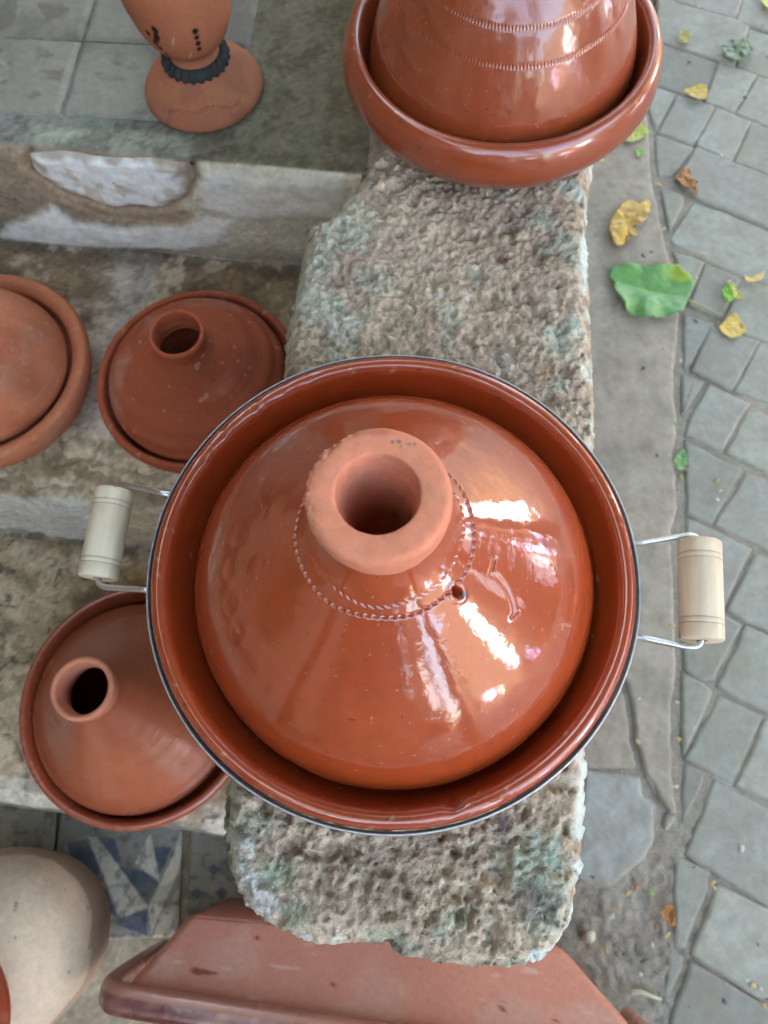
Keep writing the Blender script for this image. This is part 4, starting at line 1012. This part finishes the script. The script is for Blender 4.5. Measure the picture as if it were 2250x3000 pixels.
# satin glazed tagine on the lower step
bp5 = [(0.0, 0.002), (0.100, 0.0), (0.114, 0.004), (0.137, 0.026), (0.1520, 0.056), (0.1555, 0.070), (0.1540, 0.0775), (0.1500, 0.0800), (0.1465, 0.0775), (0.1440, 0.070), (0.139, 0.052), (0.126, 0.026), (0.0, 0.016)]
lp5 = [(0.126, 0.0), (0.1322, 0.001), (0.1345, 0.006), (0.1335, 0.013), (0.1270, 0.020), (0.1250, 0.0225), (0.1060, 0.048), (0.0840, 0.078), (0.0640, 0.108), (0.0480, 0.136), (0.0380, 0.156), (0.0335, 0.166), (0.0320, 0.170)]
np5 = [(0.0300, 0.160), (0.0325, 0.166), (0.0335, 0.172), (0.0345, 0.180), (0.0350, 0.186), (0.0335, 0.1895), (0.0305, 0.1900), (0.0285, 0.1875), (0.0275, 0.180), (0.0262, 0.172), (0.0280, 0.155), (0.042, 0.115), (0.080, 0.055), (0.110, 0.015)]
BR = lin(200, 104, 66)
tagine('satin brown conical tagine with a bare clay neck on the lowest step', (-0.3440, 0.1020, 0.192), bp5, lp5, 0.056, np5, M_SATIN, M_SATIN, M_CLAY, BR * np.array([0.92, 0.78, 0.75]), BR, RAW * 0.98, 680, lid_off=(-0.006, -0.003))

# ---------------------------------------------------------------- incense burner
ib = empty('incense_burner', (-0.2200, 0.7450, Z0 + 0.004))
tag(ib, 'footed terracotta incense burner with black painted dots on the upper landing', 'incense burner')
CL6 = lin(204, 128, 92)
def foot_disp(R, Z, T):
    d_ = np.zeros_like(R)
    a = (T + 1.42 + np.pi) % (2 * np.pi) - np.pi
    crack = 0.021 - 0.008 * np.abs(a) ** 1.2 + 0.0015 * np.sin(9 * T)
    k = (np.abs(a) < 0.72)
    d_ -= 0.0013 * np.exp(-((Z - crack) / 0.0008) ** 2) * k
    for e in (-0.72, 0.72):
        b = (T + 1.42 - e + np.pi) % (2 * np.pi) - np.pi
        d_ -= 0.0013 * np.exp(-(b / 0.012) ** 2) * (Z < 0.018)
    return d_
def foot_col(V, R, Z, T):
    c = glaze_col(CL6, 700, specks=False)(V, R, Z, T)
    d_ = foot_disp(R, Z, T)
    c = blend(c, smooth(-d_, 0.0005, 0.0014) * 0.7, lin(86, 36, 26))
    a = (T + 1.42 + np.pi) % (2 * np.pi) - np.pi
    c = blend(c, (np.abs(a) < 0.7) * (Z < 0.02) * 0.25, lin(176, 100, 80))
    return blend(c, smooth(fbm(V, 22, 3, 702), 0.1, 0.4) * (Z < 0.05) * 0.5, lin(164, 104, 84))
lathe('foot', [(0.0, 0.003), (0.055, 0.0), (0.0655, 0.001), (0.0668, 0.0045), (0.0645, 0.010), (0.0575, 0.018), (0.0475, 0.027), (0.0390, 0.034), (0.0340, 0.039)], M_CLAY, ib, 300, 110, foot_col, 0.006, foot_disp, 701)
lathe('stem', [(0.0340, 0.0385), (0.0295, 0.044), (0.0250, 0.050), (0.0249, 0.056)], M_CLAY, ib, 120, 24, glaze_col(CL6, 705, specks=False), 0.004, None, 705)
def band_disp(R, Z, T):
    sc_ = 0.5 + 0.5 * np.cos(24 * T)
    return 0.0022 * sc_ * (R > 0.029)
lathe('scalloped_band', [(0.0310, 0.0370), (0.0335, 0.0365), (0.0355, 0.039), (0.0350, 0.0430), (0.0318, 0.0465), (0.0270, 0.0470)], M_CLAY, ib, 288, 26,
      lambda V, R, Z, T: np.tile(lin(66, 68, 66), (len(V), 1)) * (1 + 0.5 * fbm(V, 90, 3, 711))[:, None], 0.0, band_disp, 710)
DOTS = [(-2.02, .086, .0030), (-2.06, .093, .0034), (-1.98, .0985, .0034), (-1.93, .104, .0040), (-2.12, .104, .0032), (-1.98, .077, .0024), (-1.95, .069, .0017),
        (-1.16, .084, .0028), (-1.16, .092, .0030), (-1.16, .100, .003), (-1.9, .112, .004), (-1.16, .108, .0034)]
def bowl_col(V, R, Z, T):
    c = glaze_col(CL6, 715, specks=False)(V, R, Z, T)
    for a0, z0, r0 in DOTS:
        a = ((T - a0 + np.pi) % (2 * np.pi) - np.pi) * R
        c = blend(c, 1 - smooth(np.hypot(a, (Z - z0) * 0.8), r0 * 0.75, r0), lin(38, 26, 24))
    for a0, z0 in ((-1.62, .100), (-1.40, .076)):
        a = ((T - a0 + np.pi) % (2 * np.pi) - np.pi) * R
        c = blend(c, np.exp(-((a - 0.4 * (Z - z0)) / 0.0009) ** 2 - ((Z - z0) / 0.006) ** 2) * 0.7, lin(240, 214, 190))
    return c
lathe('bowl', [(0.0248, 0.055), (0.0275, 0.0585), (0.0335, 0.063), (0.0410, 0.072), (0.0475, 0.086), (0.0525, 0.105), (0.0560, 0.128), (0.0600, 0.160), (0.0620, 0.185), (0.0605, 0.188), (0.0560, 0.170), (0.047, 0.135), (0.03, 0.105), (0.0, 0.100)],
      M_CLAY, ib, 260, 150, bowl_col, 0.004, None, 715)

# ---------------------------------------------------------------- beige jar, red bowl and planter at the bottom
jar = empty('jar', (-0.522, -0.196, 0.0))
tag(jar, 'round beige clay jar with drips of pale slip at the foot of the stairs', 'jar')
def jar_col(V, R, Z, T):
    c = np.tile(lin(214, 194, 168), (len(V), 1)) * (1 + 0.10 * fbm(V, 12, 4, 730) + 0.09 * fbm(V * np.array([1, 1, .15]), 120, 3, 731) + 0.06 * fbm(V, 200, 2, 734))[:, None]
    drip = Z - 0.200 + 0.035 * np.sin(2.2 * T + 0.5) + 0.020 * fbm(V, 20, 3, 733)
    up = smooth(drip, -0.003, 0.003)
    c = blend(c, (1 - up) * 0.65, lin(166, 132, 108))
    c = blend(c, smooth(fbm(V, 9, 3, 735), 0.05, 0.5) * 0.4, lin(196, 172, 160))
    return blend(c, smooth(vnoise(V, 110, 736), 0.84, 0.92) * 0.7, lin(110, 84, 66))
def jar_disp(R, Z, T):
    V = np.column_stack([(R * np.cos(T)).ravel(), (R * np.sin(T)).ravel(), Z.ravel()])
    drip = Z - 0.200 + 0.035 * np.sin(2.2 * T + 0.5) + 0.020 * fbm(V, 20, 3, 733).reshape(R.shape)
    return 0.0012 * smooth(drip, -0.003, 0.003) + 0.0008 * fbm(V, 30, 3, 738).reshape(R.shape)
lathe('body', [(0.0, 0.0), (0.065, 0.0), (0.078, 0.006), (0.102, 0.060), (0.113, 0.120), (0.1165, 0.170), (0.114, 0.208), (0.102, 0.240), (0.074, 0.266), (0.042, 0.282), (0.034, 0.288)], M_CLAY, jar, 300, 150, jar_col, 0.006, jar_disp, 728)
lathe('rim', [(0.033, 0.284), (0.039, 0.286), (0.043, 0.291), (0.042, 0.297), (0.036, 0.299), (0.031, 0.295), (0.030, 0.270)], M_CLAY, jar, 160, 40, lambda V, R, Z, T: np.tile(lin(190, 160, 134), (len(V), 1)), 0.004, None, 741)
rb = empty('bowl', (-0.535, -0.252, 0.300))
tag(rb, 'red glazed clay bowl lying over the mouth of the beige jar', 'bowl')
lathe('body', [(0.070, 0.0), (0.0955, 0.001), (0.0985, 0.006), (0.0960, 0.014), (0.088, 0.034), (0.070, 0.055), (0.045, 0.066), (0.040, 0.068)], M_GLAZE, rb, 200, 60, glaze_col(TERRA * 0.8, 750), 0.004, None, 750)
lathe('foot_ring', [(0.040, 0.066), (0.041, 0.072), (0.036, 0.074), (0.032, 0.070), (0.0, 0.069)], M_CLAY, rb, 120, 24, glaze_col(RAW * 0.8, 752), 0.003, None, 752)

# flared rectangular planter lying on its side
pt = empty('planter', (-0.04, -0.20, 0.0))
tag(pt, 'flared rectangular terracotta planter lying on its side below the end of the parapet', 'planter')
PO = np.array([-0.04, -0.20, 0.0])
def wall_sheet(name, A, B, C_, D_, th, nrm, colseed, bulge=0.0, nu_=90, nv_=60):
    """solid sheet with corners A B (base edge) and D C (rim edge), thickness th along -nrm"""
    A, B, C_, D_ = (np.array(x, float) - PO for x in (A, B, C_, D_))
    nrm = np.array(nrm, float); nrm /= np.linalg.norm(nrm)
    a = np.linspace(0, 1, nu_); b = np.linspace(0, 1, nv_)
    ga, gb = np.meshgrid(a, b)
    ga_, gb_ = ga.ravel()[:, None], gb.ravel()[:, None]
    top_ = (A * (1 - ga_) + B * ga_) * (1 - gb_) + (D_ * (1 - ga_) + C_ * ga_) * gb_
    q = top_ * 1.0
    ed = np.minimum.reduce([ga.ravel() * 0.45, (1 - ga.ravel()) * 0.45, gb.ravel() * 0.12 + 0.0])
    hump = 0.0010 * fbm(q, 20, 3, colseed) + bulge * np.sin(np.pi * ga.ravel()) - 0.006 * (1 - smooth(ed, 0, 0.008)) ** 2
    topv = top_ + hump[:, None] * nrm
    botv = top_ - th * nrm
    c = np.tile(lin(200, 134, 112), (len(q), 1)) * (1 + 0.08 * fbm(q, 14, 3, colseed + 1) + 0.05 * fbm(q, 90, 3, colseed + 2))[:, None]
    sm = smooth(fbm(q * np.array([1, 1.4, 1]), 12, 3, colseed + 4), 0.12, 0.36)
    c = blend(c, sm * 0.45, lin(200, 160, 140))
    sc_ = smooth(fbm(q @ np.array([[0.25, 0.1, 0], [-0.3, 1, 0], [0, 0, 1]]), 120, 2, colseed + 6), 0.55, 0.7)
    c = blend(c, sc_ * 0.6, lin(214, 178, 156))
    c = blend(c, smooth(vnoise(q, 85, colseed + 8), 0.86, 0.93) * 0.8, lin(120, 44, 32))
    n = len(q)
    F = grid_faces(nv_, nu_)
    Fb = F[:, ::-1] + n
    per = np.r_[np.arange(nu_), np.arange(1, nv_) * nu_ + nu_ - 1, (nv_ - 1) * nu_ + np.arange(nu_ - 2, -1, -1), np.arange(nv_ - 2, 0, -1) * nu_]
    nx = np.roll(per, -1)
    Fs = np.column_stack([nx, per, per + n, nx + n])
    return mesh_np(name, np.vstack([topv, botv]), np.vstack([F, Fb, Fs]), M_CLAY, pt, np.vstack([c, c]))
bA, bB = (-0.268, -0.152, 0.215), (0.190, -0.187, 0.215)
rD, rC = (-0.3290, -0.2240, 0.245), (0.2900, -0.296, 0.245)
lA, lB = (-0.262, -0.157, 0.012), (0.184, -0.192, 0.012)
lD, lC = (-0.3290, -0.2280, -0.004), (0.2900, -0.300, -0.004)
wall_sheet('upper_side', bA, bB, rC, rD, 0.012, (0, 0.25, 1), 770, 0.004)
wall_sheet('lower_side', lB, lA, lD, lC, 0.010, (0, 0.1, -1), 780)
wall_sheet('end_wall', lA, bA, rD, lD, 0.011, (-0.9, 0.4, 0.1), 784, 0, 50, 50)
wall_sheet('end_wall', bB, lB, lC, rC, 0.011, (0.9, 0.4, 0.1), 788, 0, 50, 50)
wall_sheet('bottom', lA, lB, bB, bA, 0.011, (0.07, 1, 0), 792, 0, 60, 50)
# thick rolled rim with a dark red painted face
rp = np.array([(-0.352, -0.2300, 0.02), (-0.356, -0.2310, 0.12), (-0.354, -0.2310, 0.22), (-0.345, -0.2330, 0.246), (-0.31, -0.2385, 0.253), (-0.10, -0.2640, 0.2565), (0.12, -0.2895, 0.256),
               (0.285, -0.3085, 0.253), (0.305, -0.3105, 0.245), (0.310, -0.3110, 0.22), (0.310, -0.3110, 0.02)])
rp = spline(rp, 120)
nring = 26
Vr, Cr = [], []
tg_ = np.gradient(rp, axis=0); tg_ /= np.linalg.norm(tg_, axis=1, keepdims=True)
fwd = np.array([-0.115, -0.993, 0.0])
for k in range(len(rp)):
    o_ = np.cross(tg_[k], fwd); o_ /= np.linalg.norm(o_)
    if o_ @ (rp[k] - np.array([-0.04, -0.25, 0.12])) < 0: o_ = -o_
    for j in range(nring):
        t = 2 * math.pi * j / nring
        a_, b_ = math.cos(t), math.sin(t)
        # squarish section: 26 mm along the axis, 17 mm across
        a_ = math.copysign(abs(a_) ** 0.75, a_); b_ = math.copysign(abs(b_) ** 0.75, b_)
        Vr.append(rp[k] - PO + fwd * (0.0175 * a_) + o_ * (0.0115 * b_))
        Cr.append(a_ + 0.30)
Vr = np.array(Vr); Cr = np.array(Cr)
c = np.tile(lin(200, 134, 112), (len(Vr), 1)) * (1 + 0.10 * fbm(Vr, 20, 3, 800))[:, None]
face = smooth(Cr + 0.30 * fbm(Vr * np.array([.4, 1, 1]), 60, 4, 801), -0.15, 0.05)
c = blend(c, face * 0.95, lin(112, 36, 27))
c = blend(c, face * smooth(fbm(Vr * np.array([.3, 1, 1]), 110, 3, 803), 0.05, 0.3) * 0.7, lin(178, 120, 100))
mesh_np('rim', Vr, grid_faces(len(rp), nring, wrap=True), M_SATIN, pt, c)

# ---------------------------------------------------------------- fallen leaves
def leaf(name, outline, z, base, seed, lift=0.004, crumple=0.006, colf=None, fold=None):
    ol = [tuple(p) for p in outline]
    B = spline(ol + [ol[0]], 91)[:-1]
    c0 = B.mean(0)
    size = np.linalg.norm(B - c0, axis=1).max()
    q0 = p3(B)
    B = B + 0.03 * size * np.column_stack([vnoise(q0, 260, seed), vnoise(q0, 260, seed + 1)])
    ts = np.linspace(1, 0.0, 16)[:-1]
    Q = np.vstack([(c0 + ts[:, None, None] * (B[None] - c0)).reshape(-1, 2), c0[None]])
    q = p3(Q)
    t = np.r_[np.repeat(ts, 90), 0.0]
    f = 1.2 / max(size, 0.004)
    h = z + lift * (0.3 + 0.7 * t ** 2) + crumple * (fbm(q, f, 3, seed + 2) * 0.5 + 0.5) + 0.35 * crumple * np.abs(fbm(q, f * 3, 2, seed + 3))
    if fold is not None:
        f0, f1 = np.array(fold[0]), np.array(fold[1])
        ax = (f1 - f0) / np.linalg.norm(f1 - f0)
        bb = np.abs((Q - f0) @ np.array([-ax[1], ax[0]]))
        aa = (Q - f0) @ ax / np.linalg.norm(f1 - f0)
        h = h + 0.20 * bb - 1.5 * bb ** 2 + 0.0025 * np.sin(aa * 16) * bb / 0.03
    V = np.column_stack([Q, h])
    Fq = grid_faces(len(ts), 90, wrap=True)
    k = len(V) - 1
    last = (len(ts) - 1) * 90
    fan = np.array([[last + j, last + (j + 1) % 90, k, k] for j in range(90)])
    c = np.tile(np.asarray(base, float), (len(V), 1)) * (1 + 0.16 * fbm(q, f * 2, 3, seed + 5))[:, None]
    if colf is not None: c = colf(Q, q, t, c)
    # two skins, so that the blade has thickness
    V2 = V.copy(); V2[:, 2] -= 0.0005
    F = [tuple(int(a) for a in f_) for f_ in Fq] + [(int(a), int(b), int(k)) for a, b, k, _ in fan]
    n = len(V)
    F2 = [tuple(x + n for x in f_[::-1]) for f_ in F]
    S_ = [((j + 1) % 90, j, j + n, (j + 1) % 90 + n) for j in range(90)]
    return mesh_py(name, np.vstack([V, V2]), F + F2 + S_, M_LEAF, None, True, np.vstack([c, c]))

def green_col(Q, q, t, c):
    base_pt = np.array(LEAVES['green'][0]); tip = np.array(LEAVES['green'][8])
    ax = (tip - base_pt) / np.linalg.norm(tip - base_pt); nx = np.array([-ax[1], ax[0]])
    a = (Q - base_pt) @ ax; b = (Q - base_pt) @ nx
    k = smooth(fbm(q, 30, 3, 5), -0.1, 0.4)
    c = blend(c, k * 0.35, lin(128, 180, 112))
    ybound = np.array(LEAVES['green'][13:19]).mean(0)
    k = 1 - smooth(np.hypot(*(Q - ybound - np.array([-0.003, 0.004])).T), 0.018, 0.026)
    c = blend(c, k * 0.85, lin(160, 186, 52))  # light through the upturned lobe, put into the colour as yellow
    vein = np.exp(-(b / 0.0011) ** 2)
    for s_ in (-1, 1):
        for a0 in (0.008, 0.026, 0.046):
            vein = np.maximum(vein, 0.8 * np.exp(-((s_ * b - 0.75 * (a - a0)) / 0.0009) ** 2) * (s_ * b > 0))
    return blend(c, vein * 0.55, lin(176, 200, 136))
gl = tag(empty('green_leaf', (0, 0, 0)), 'large green leaf with a pale stem lying across the concrete edge and pavers', 'leaf')
o = leaf('blade', LEAVES['green'], 0.004, lin(98, 158, 82), 900, lift=0.006, crumple=0.008, colf=green_col, fold=(LEAVES['green'][0], LEAVES['green'][8])); o.parent = gl
sp = np.array([(*p, z) for p, z in zip(LEAVES['stem'], (0.012, 0.009, 0.006))])
tube('stalk', spline(sp, 14), np.linspace(0.0022, 0.0014, 14), M_LEAF, gl, 8, lin(172, 172, 118))
YEL, OCH, BRN = lin(214, 184, 92), lin(206, 166, 70), lin(176, 120, 62)
LF = [('y1', OCH, 'yellow_leaf', 'curled yellow leaf on the concrete edge above the large green leaf', .018),
      ('y2', BRN, 'brown_leaf', 'crumpled brown leaf in the joint of the pavers near the concrete edge', .016),
      ('y3', YEL, 'yellow_leaf', 'yellow leaf on the pavers right of the far tagine', .012),
      ('y4', lin(104, 124, 92), 'green_leaf', 'crumpled grey green leaf on the pavers at upper right', .018),
      ('y5', lin(168, 158, 84), 'yellow_leaf', 'tiny dry yellow leaf tip on the pavers close to the far tagine', .010),
      ('y6', lin(172, 182, 70), 'yellow_leaf', 'yellow green leaf half hidden under the rim of the far tagine', .008),
      ('y7', lin(130, 178, 70), 'green_leaf', 'small bright green leaf scrap on concrete below the far tagine', .004),
      ('y8', lin(206, 206, 92), 'yellow_leaf', 'pale yellow leaf at the top right corner of the pavers', .006),
      ('y9', lin(120, 172, 56), 'green_leaf', 'small folded leaf half green and half yellow on a paver joint', .014),
      ('y10', YEL, 'yellow_leaf', 'small heart shaped yellow leaf below the folded green one', .006),
      ('y11', lin(226, 202, 128), 'yellow_leaf', 'narrow curled pale yellow leaf on the pavers right of the green leaf', .008),
      ('y12', lin(122, 168, 104), 'green_leaf', 'small green leaf scrap caught in the gap along the kerb', .006),
      ('y13', BRN * 1.15, 'brown_leaf', 'small orange brown leaf on the dirt beside the pavers at lower right', .010)]
for i, (k, c, nm, lb, cr) in enumerate(LF):
    cf = None
    if k == 'y9':
        mx = np.array(LEAVES[k]).mean(0)
        cf = lambda Q, q, t, c, mx=mx: blend(c, smooth(Q[:, 0], mx[0] + .001, mx[0] + .005) * 0.9, lin(206, 196, 110))
    if k in ('y3', 'y6', 'y10', 'y1'):
        cf = lambda Q, q, t, c: blend(c, smooth(fbm(q, 90, 3, 12), 0.1, 0.45) * 0.4, lin(150, 112, 50))
    tag(leaf(nm, LEAVES[k], 0.003, c, 910 + i * 9, lift=0.003, crumple=cr, colf=cf), lb, 'leaf', 'fallen leaves')

# small litter: seeds, petals, crumbs
V, F, CLS = [], [], []
def bit(x, y, r, c, rz, el=1.8, z=0.003):
    k = len(V)
    n = 7
    for lay, (s_, h) in enumerate(((1.0, 0.0), (0.8, 0.25))):
        for j in range(n):
            t = 2 * math.pi * j / n
            w_ = 1 + 0.35 * math.sin(2 * t + rz * 3) + 0.2 * math.sin(3 * t + rz * 5)
            a, b = math.cos(t) * r * el * s_ * w_, math.sin(t) * r * s_ * w_
            V.append((x + a * math.cos(rz) - b * math.sin(rz), y + a * math.sin(rz) + b * math.cos(rz), z + h * r + random.uniform(-.1, .1) * r))
    F.append(tuple(range(k + n, k + 2 * n)))
    for j in range(n): F.append((k + j, k + (j + 1) % n, k + n + (j + 1) % n, k + n + j))
    CLS.extend([c * random.uniform(.85, 1.1)] * (2 * n))
BC = dict(yellow=(lin(196, 176, 116), .0036), white=(lin(200, 204, 190), .0030), dark=(lin(84, 78, 72), .0032), green=(lin(136, 156, 96), .0045), orange=(lin(160, 110, 80), .0040))
for k, pts in BITS.items():
    for x, y in pts: bit(x, y, BC[k][1] * random.uniform(.7, 1.2), BC[k][0], random.uniform(0, 6.3), random.uniform(1.1, 2.0))
for _ in range(700):
    x, y = random.uniform(0.2, 0.46), random.uniform(-0.36, -0.11)
    bit(x, y, random.choice([1, 1, 1, 2]) * random.uniform(.0007, .0017), random.choice([lin(160, 150, 132), lin(120, 110, 96), lin(176, 168, 152), lin(140, 122, 100), lin(104, 96, 84)]), random.uniform(0, 6.3), random.uniform(1.0, 2.2), -0.007)
for _ in range(90):
    x, y = random.uniform(0.22, 0.75), random.uniform(-0.3, 1.2)
    bit(x, y, random.uniform(.0007, .0018), random.choice([lin(120, 114, 100), lin(160, 154, 136), lin(170, 158, 120), lin(100, 94, 84)]), random.uniform(0, 6.3), random.uniform(1.0, 2.0))
tag(mesh_py('leaf_litter', V, F, M_LEAF, None, True, np.array(CLS)), kind='stuff')
# snail shell and forked twig
a, b = np.array(SHELL[0]), np.array(SHELL[1])
sp = spline([(*(a), 0.002), (*(a * .7 + b * .3 + np.array([.003, -.001])), 0.006), (*(a * .3 + b * .7 + np.array([.002, .001])), 0.006), (*b, 0.003)], 20)
tag(tube('snail_shell', sp, np.sin(np.linspace(0.25, 2.9, 20)) * 0.0075, M_LEAF, None, 12, lin(206, 208, 186)), 'small pale snail shell on the dirt by the end of the parapet', 'shell')
tw = np.array(TWIG)
tg0 = tag(empty('twig', (0, 0, 0)), 'pale forked twig on the dirt near the planter', 'twig')
tube('stick', spline([(*tw[0], .003), (*tw[1], .006), (*((tw[1] + tw[2]) / 2), .006), (*tw[2], .002)], 16), np.linspace(.0040, .0022, 16), M_LEAF, tg0, 8, lin(196, 190, 160))
tube('side_shoot', spline([(*tw[1], .004), (*tw[4], .004), (*tw[3], .002)], 10), np.linspace(.0024, .0016, 10), M_LEAF, tg0, 8, lin(170, 156, 126))

# ---------------------------------------------------------------- the unseen lane around, partly added to shade stairs and shape glaze highlights
def box(name, lo, hi, mat, parent=None):
    (x0, y0, z0), (x1, y1, z1) = lo, hi
    V = [(x0,y0,z0),(x1,y0,z0),(x1,y1,z0),(x0,y1,z0),(x0,y0,z1),(x1,y0,z1),(x1,y1,z1),(x0,y1,z1)]
    F = [(3,2,1,0),(4,5,6,7),(0,1,5,4),(1,2,6,5),(2,3,7,6),(3,0,4,7)]
    return mesh_py(name, V, F, mat, parent)
hw = tag(empty('shade_shop', (-1.6, 1.0, 0)), 'unseen earth coloured shop with a wooden awning, sized to shade the stairs', 'building')
def bx(n, lo, hi, m): 
    off = np.array([-1.6, 1.0, 0]); return box(n, np.array(lo) - off, np.array(hi) - off, m, hw)
bx('shade_wall', (-1.9, -9.0, -.02), (-1.6, 11.0, 3.6), M_WALL)  # unseen wall, height and length set to block sun from stairs and lane
bx('back_wall', (-1.6, 2.9, -.02), (0.7, 3.2, 3.6), M_WALL)
bx('awning', (-1.95, -1.2, 2.75), (-1.0, 3.25, 2.82), M_DARKWOOD)
for y in (-1.1, 3.0): bx('post', (-1.12, y, -.02), (-1.02, y + .1, 2.75), M_DARKWOOD)
for k in range(5): bx('shelf', (-1.6, -0.6 + 0.001 * k, 0.62 + 0.42 * k), (-1.25, 2.6, 0.65 + 0.42 * k), M_DARKWOOD)
gw = tag(empty('sky_screen_wall', (0, -2.8, 0)), 'unseen earth coloured wall added to keep bright sky out of the lid', 'wall')  # added screen: blocks the sky mirrored in the near flank of the lid
def gwx(n, lo, hi, m):
    off = np.array([0, -2.8, 0]); return box(n, np.array(lo) - off, np.array(hi) - off, m, gw)
gwx('wall', (-1.6, -3.0, -.02), (0.55, -2.7, 1.5), M_WALL)
gwx('coping', (-1.62, -3.05, 1.505), (0.6, -2.65, 1.58), M_WALL)
fc = tag(empty('house_across', (6.2, 0, 0)), 'unseen earth coloured house across the lane with bays added for glaze highlights', 'building')
def fx(n, lo, hi, m):
    off = np.array([6.2, 0, 0]); return box(n, np.array(lo) - off, np.array(hi) - off, m, fc)
fx('wall', (6.0, -9, -.02), (6.4, 9, 3.9), M_EARTH)
for (y0, z0, y1, z1, m) in ((-3.95, 1.75, -2.75, 2.75, M_FACADE), (-3.7, 1.2, -3.1, 1.6, M_BLUE), (-2.6, 0.2, -2.2, 1.0, M_BLUE), (0.40, 0.3, 1.45, 1.2, M_FACADE), (1.65, 0.25, 1.95, 1.0, M_BLUE),
                            (2.1, 0.2, 2.7, 0.6, M_BLUE), (3.2, 0.2, 4.2, 0.95, M_FACADE), (-6.4, 0.7, -5.6, 1.6, M_BLUE), (-5.3, 0.7, -4.9, 1.2, M_PINK), (-1.0, 1.4, -0.6, 2.2, M_FACADE), (6.4, 1.0, 7.0, 1.9, M_FACADE)):
    fx('highlight_bay', (5.93, y0, z0), (5.998, y1, z1), m)  # added bays, placed where their sunlit faces mirror as highlights in the lid
for y in (-1.9, -0.3): fx('door', (5.96, y, 0), (5.998, y + .9, 2.0), M_DARKWOOD)
h2 = tag(empty('highlight_house', (2.6, -7.2, 0)), 'unseen house down the lane, added for a bright spot in the glaze', 'building')
box('wall', (-1.2, -0.2, -.02), (0.7, 0.2, 4.4), M_EARTH, h2)
box('highlight_panel', (-0.25, 0.203, 2.0), (0.5, 0.24, 3.1), M_FACADE, h2)  # added pale panel that mirrors as one bright spot low on the lid

def tree(label, x, y, h, r, n, seed, off=(0, 0)):
    rg = np.random.default_rng(seed)
    t = tag(empty('tree', (x, y, 0)), label, 'tree', 'trees along the lane')
    ox, oy = off
    tube('trunk', spline([(0, 0, -.02), (.05 + ox * .02, .03 + oy * .02, h * .35), (ox * .15, oy * .15, h * .65), (ox * .45, oy * .45, h * .85), (ox * .9, oy * .9, h * .98)], 32), np.linspace(.14, .03, 32), M_BARK, t, 12)
    for a_ in (0.4, 2.2, 4.1):
        tube('limb', spline([(ox * .15, oy * .15, h * .64), (ox * .4 + math.cos(a_) * r * .3, oy * .4 + math.sin(a_) * r * .3, h * .84), (ox + math.cos(a_) * r * .6, oy + math.sin(a_) * r * .6, h * 1.05)], 14), np.linspace(.05, .015, 14), M_BARK, t, 8)
    V, F = [], []
    cl = rg.normal(0, 1, (16, 3)) * np.array([r * .5, r * .5, r * .33]) + np.array([off[0], off[1], h])
    for k in range(n):
        c = cl[rg.integers(16)] + rg.normal(0, r * .2, 3)
        a = rg.normal(0, 1, 3); a /= np.linalg.norm(a)
        b = np.cross(a, rg.normal(0, 1, 3)); b /= np.linalg.norm(b)
        s_ = rg.uniform(.06, .11)
        i = len(V)
        V += [c - a * s_, c + b * s_ * .6, c + a * s_, c - b * s_ * .6]
        F.append((i, i + 1, i + 2, i + 3))
    mesh_py('crown', V, F, M_TREE, t)
tree('leafy tree in the lane right of the stairs', 2.7, 1.35, 3.5, 1.5, 3200, 5)
tree('unseen leafy shrub added to hide bright sky from the lid', -0.95, -3.6, 2.1, 1.0, 1800, 8)  # added shrub: darkens the sky reflection above the screen wall
tree('second unseen leafy shrub added as a sky screen, nearer the lane', 0.0, -3.55, 2.1, 1.0, 1800, 9)  # second added shrub, widening the same sky screen
tree('unseen leafy tree nearer the viewer, crown shifted to dim the sky overhead', 1.25, -2.0, 3.6, 1.9, 8000, 6, (-0.9, 1.9))  # crown offset over the stairs to cut sky sheen on the rims
bpy.context.view_layer.update()
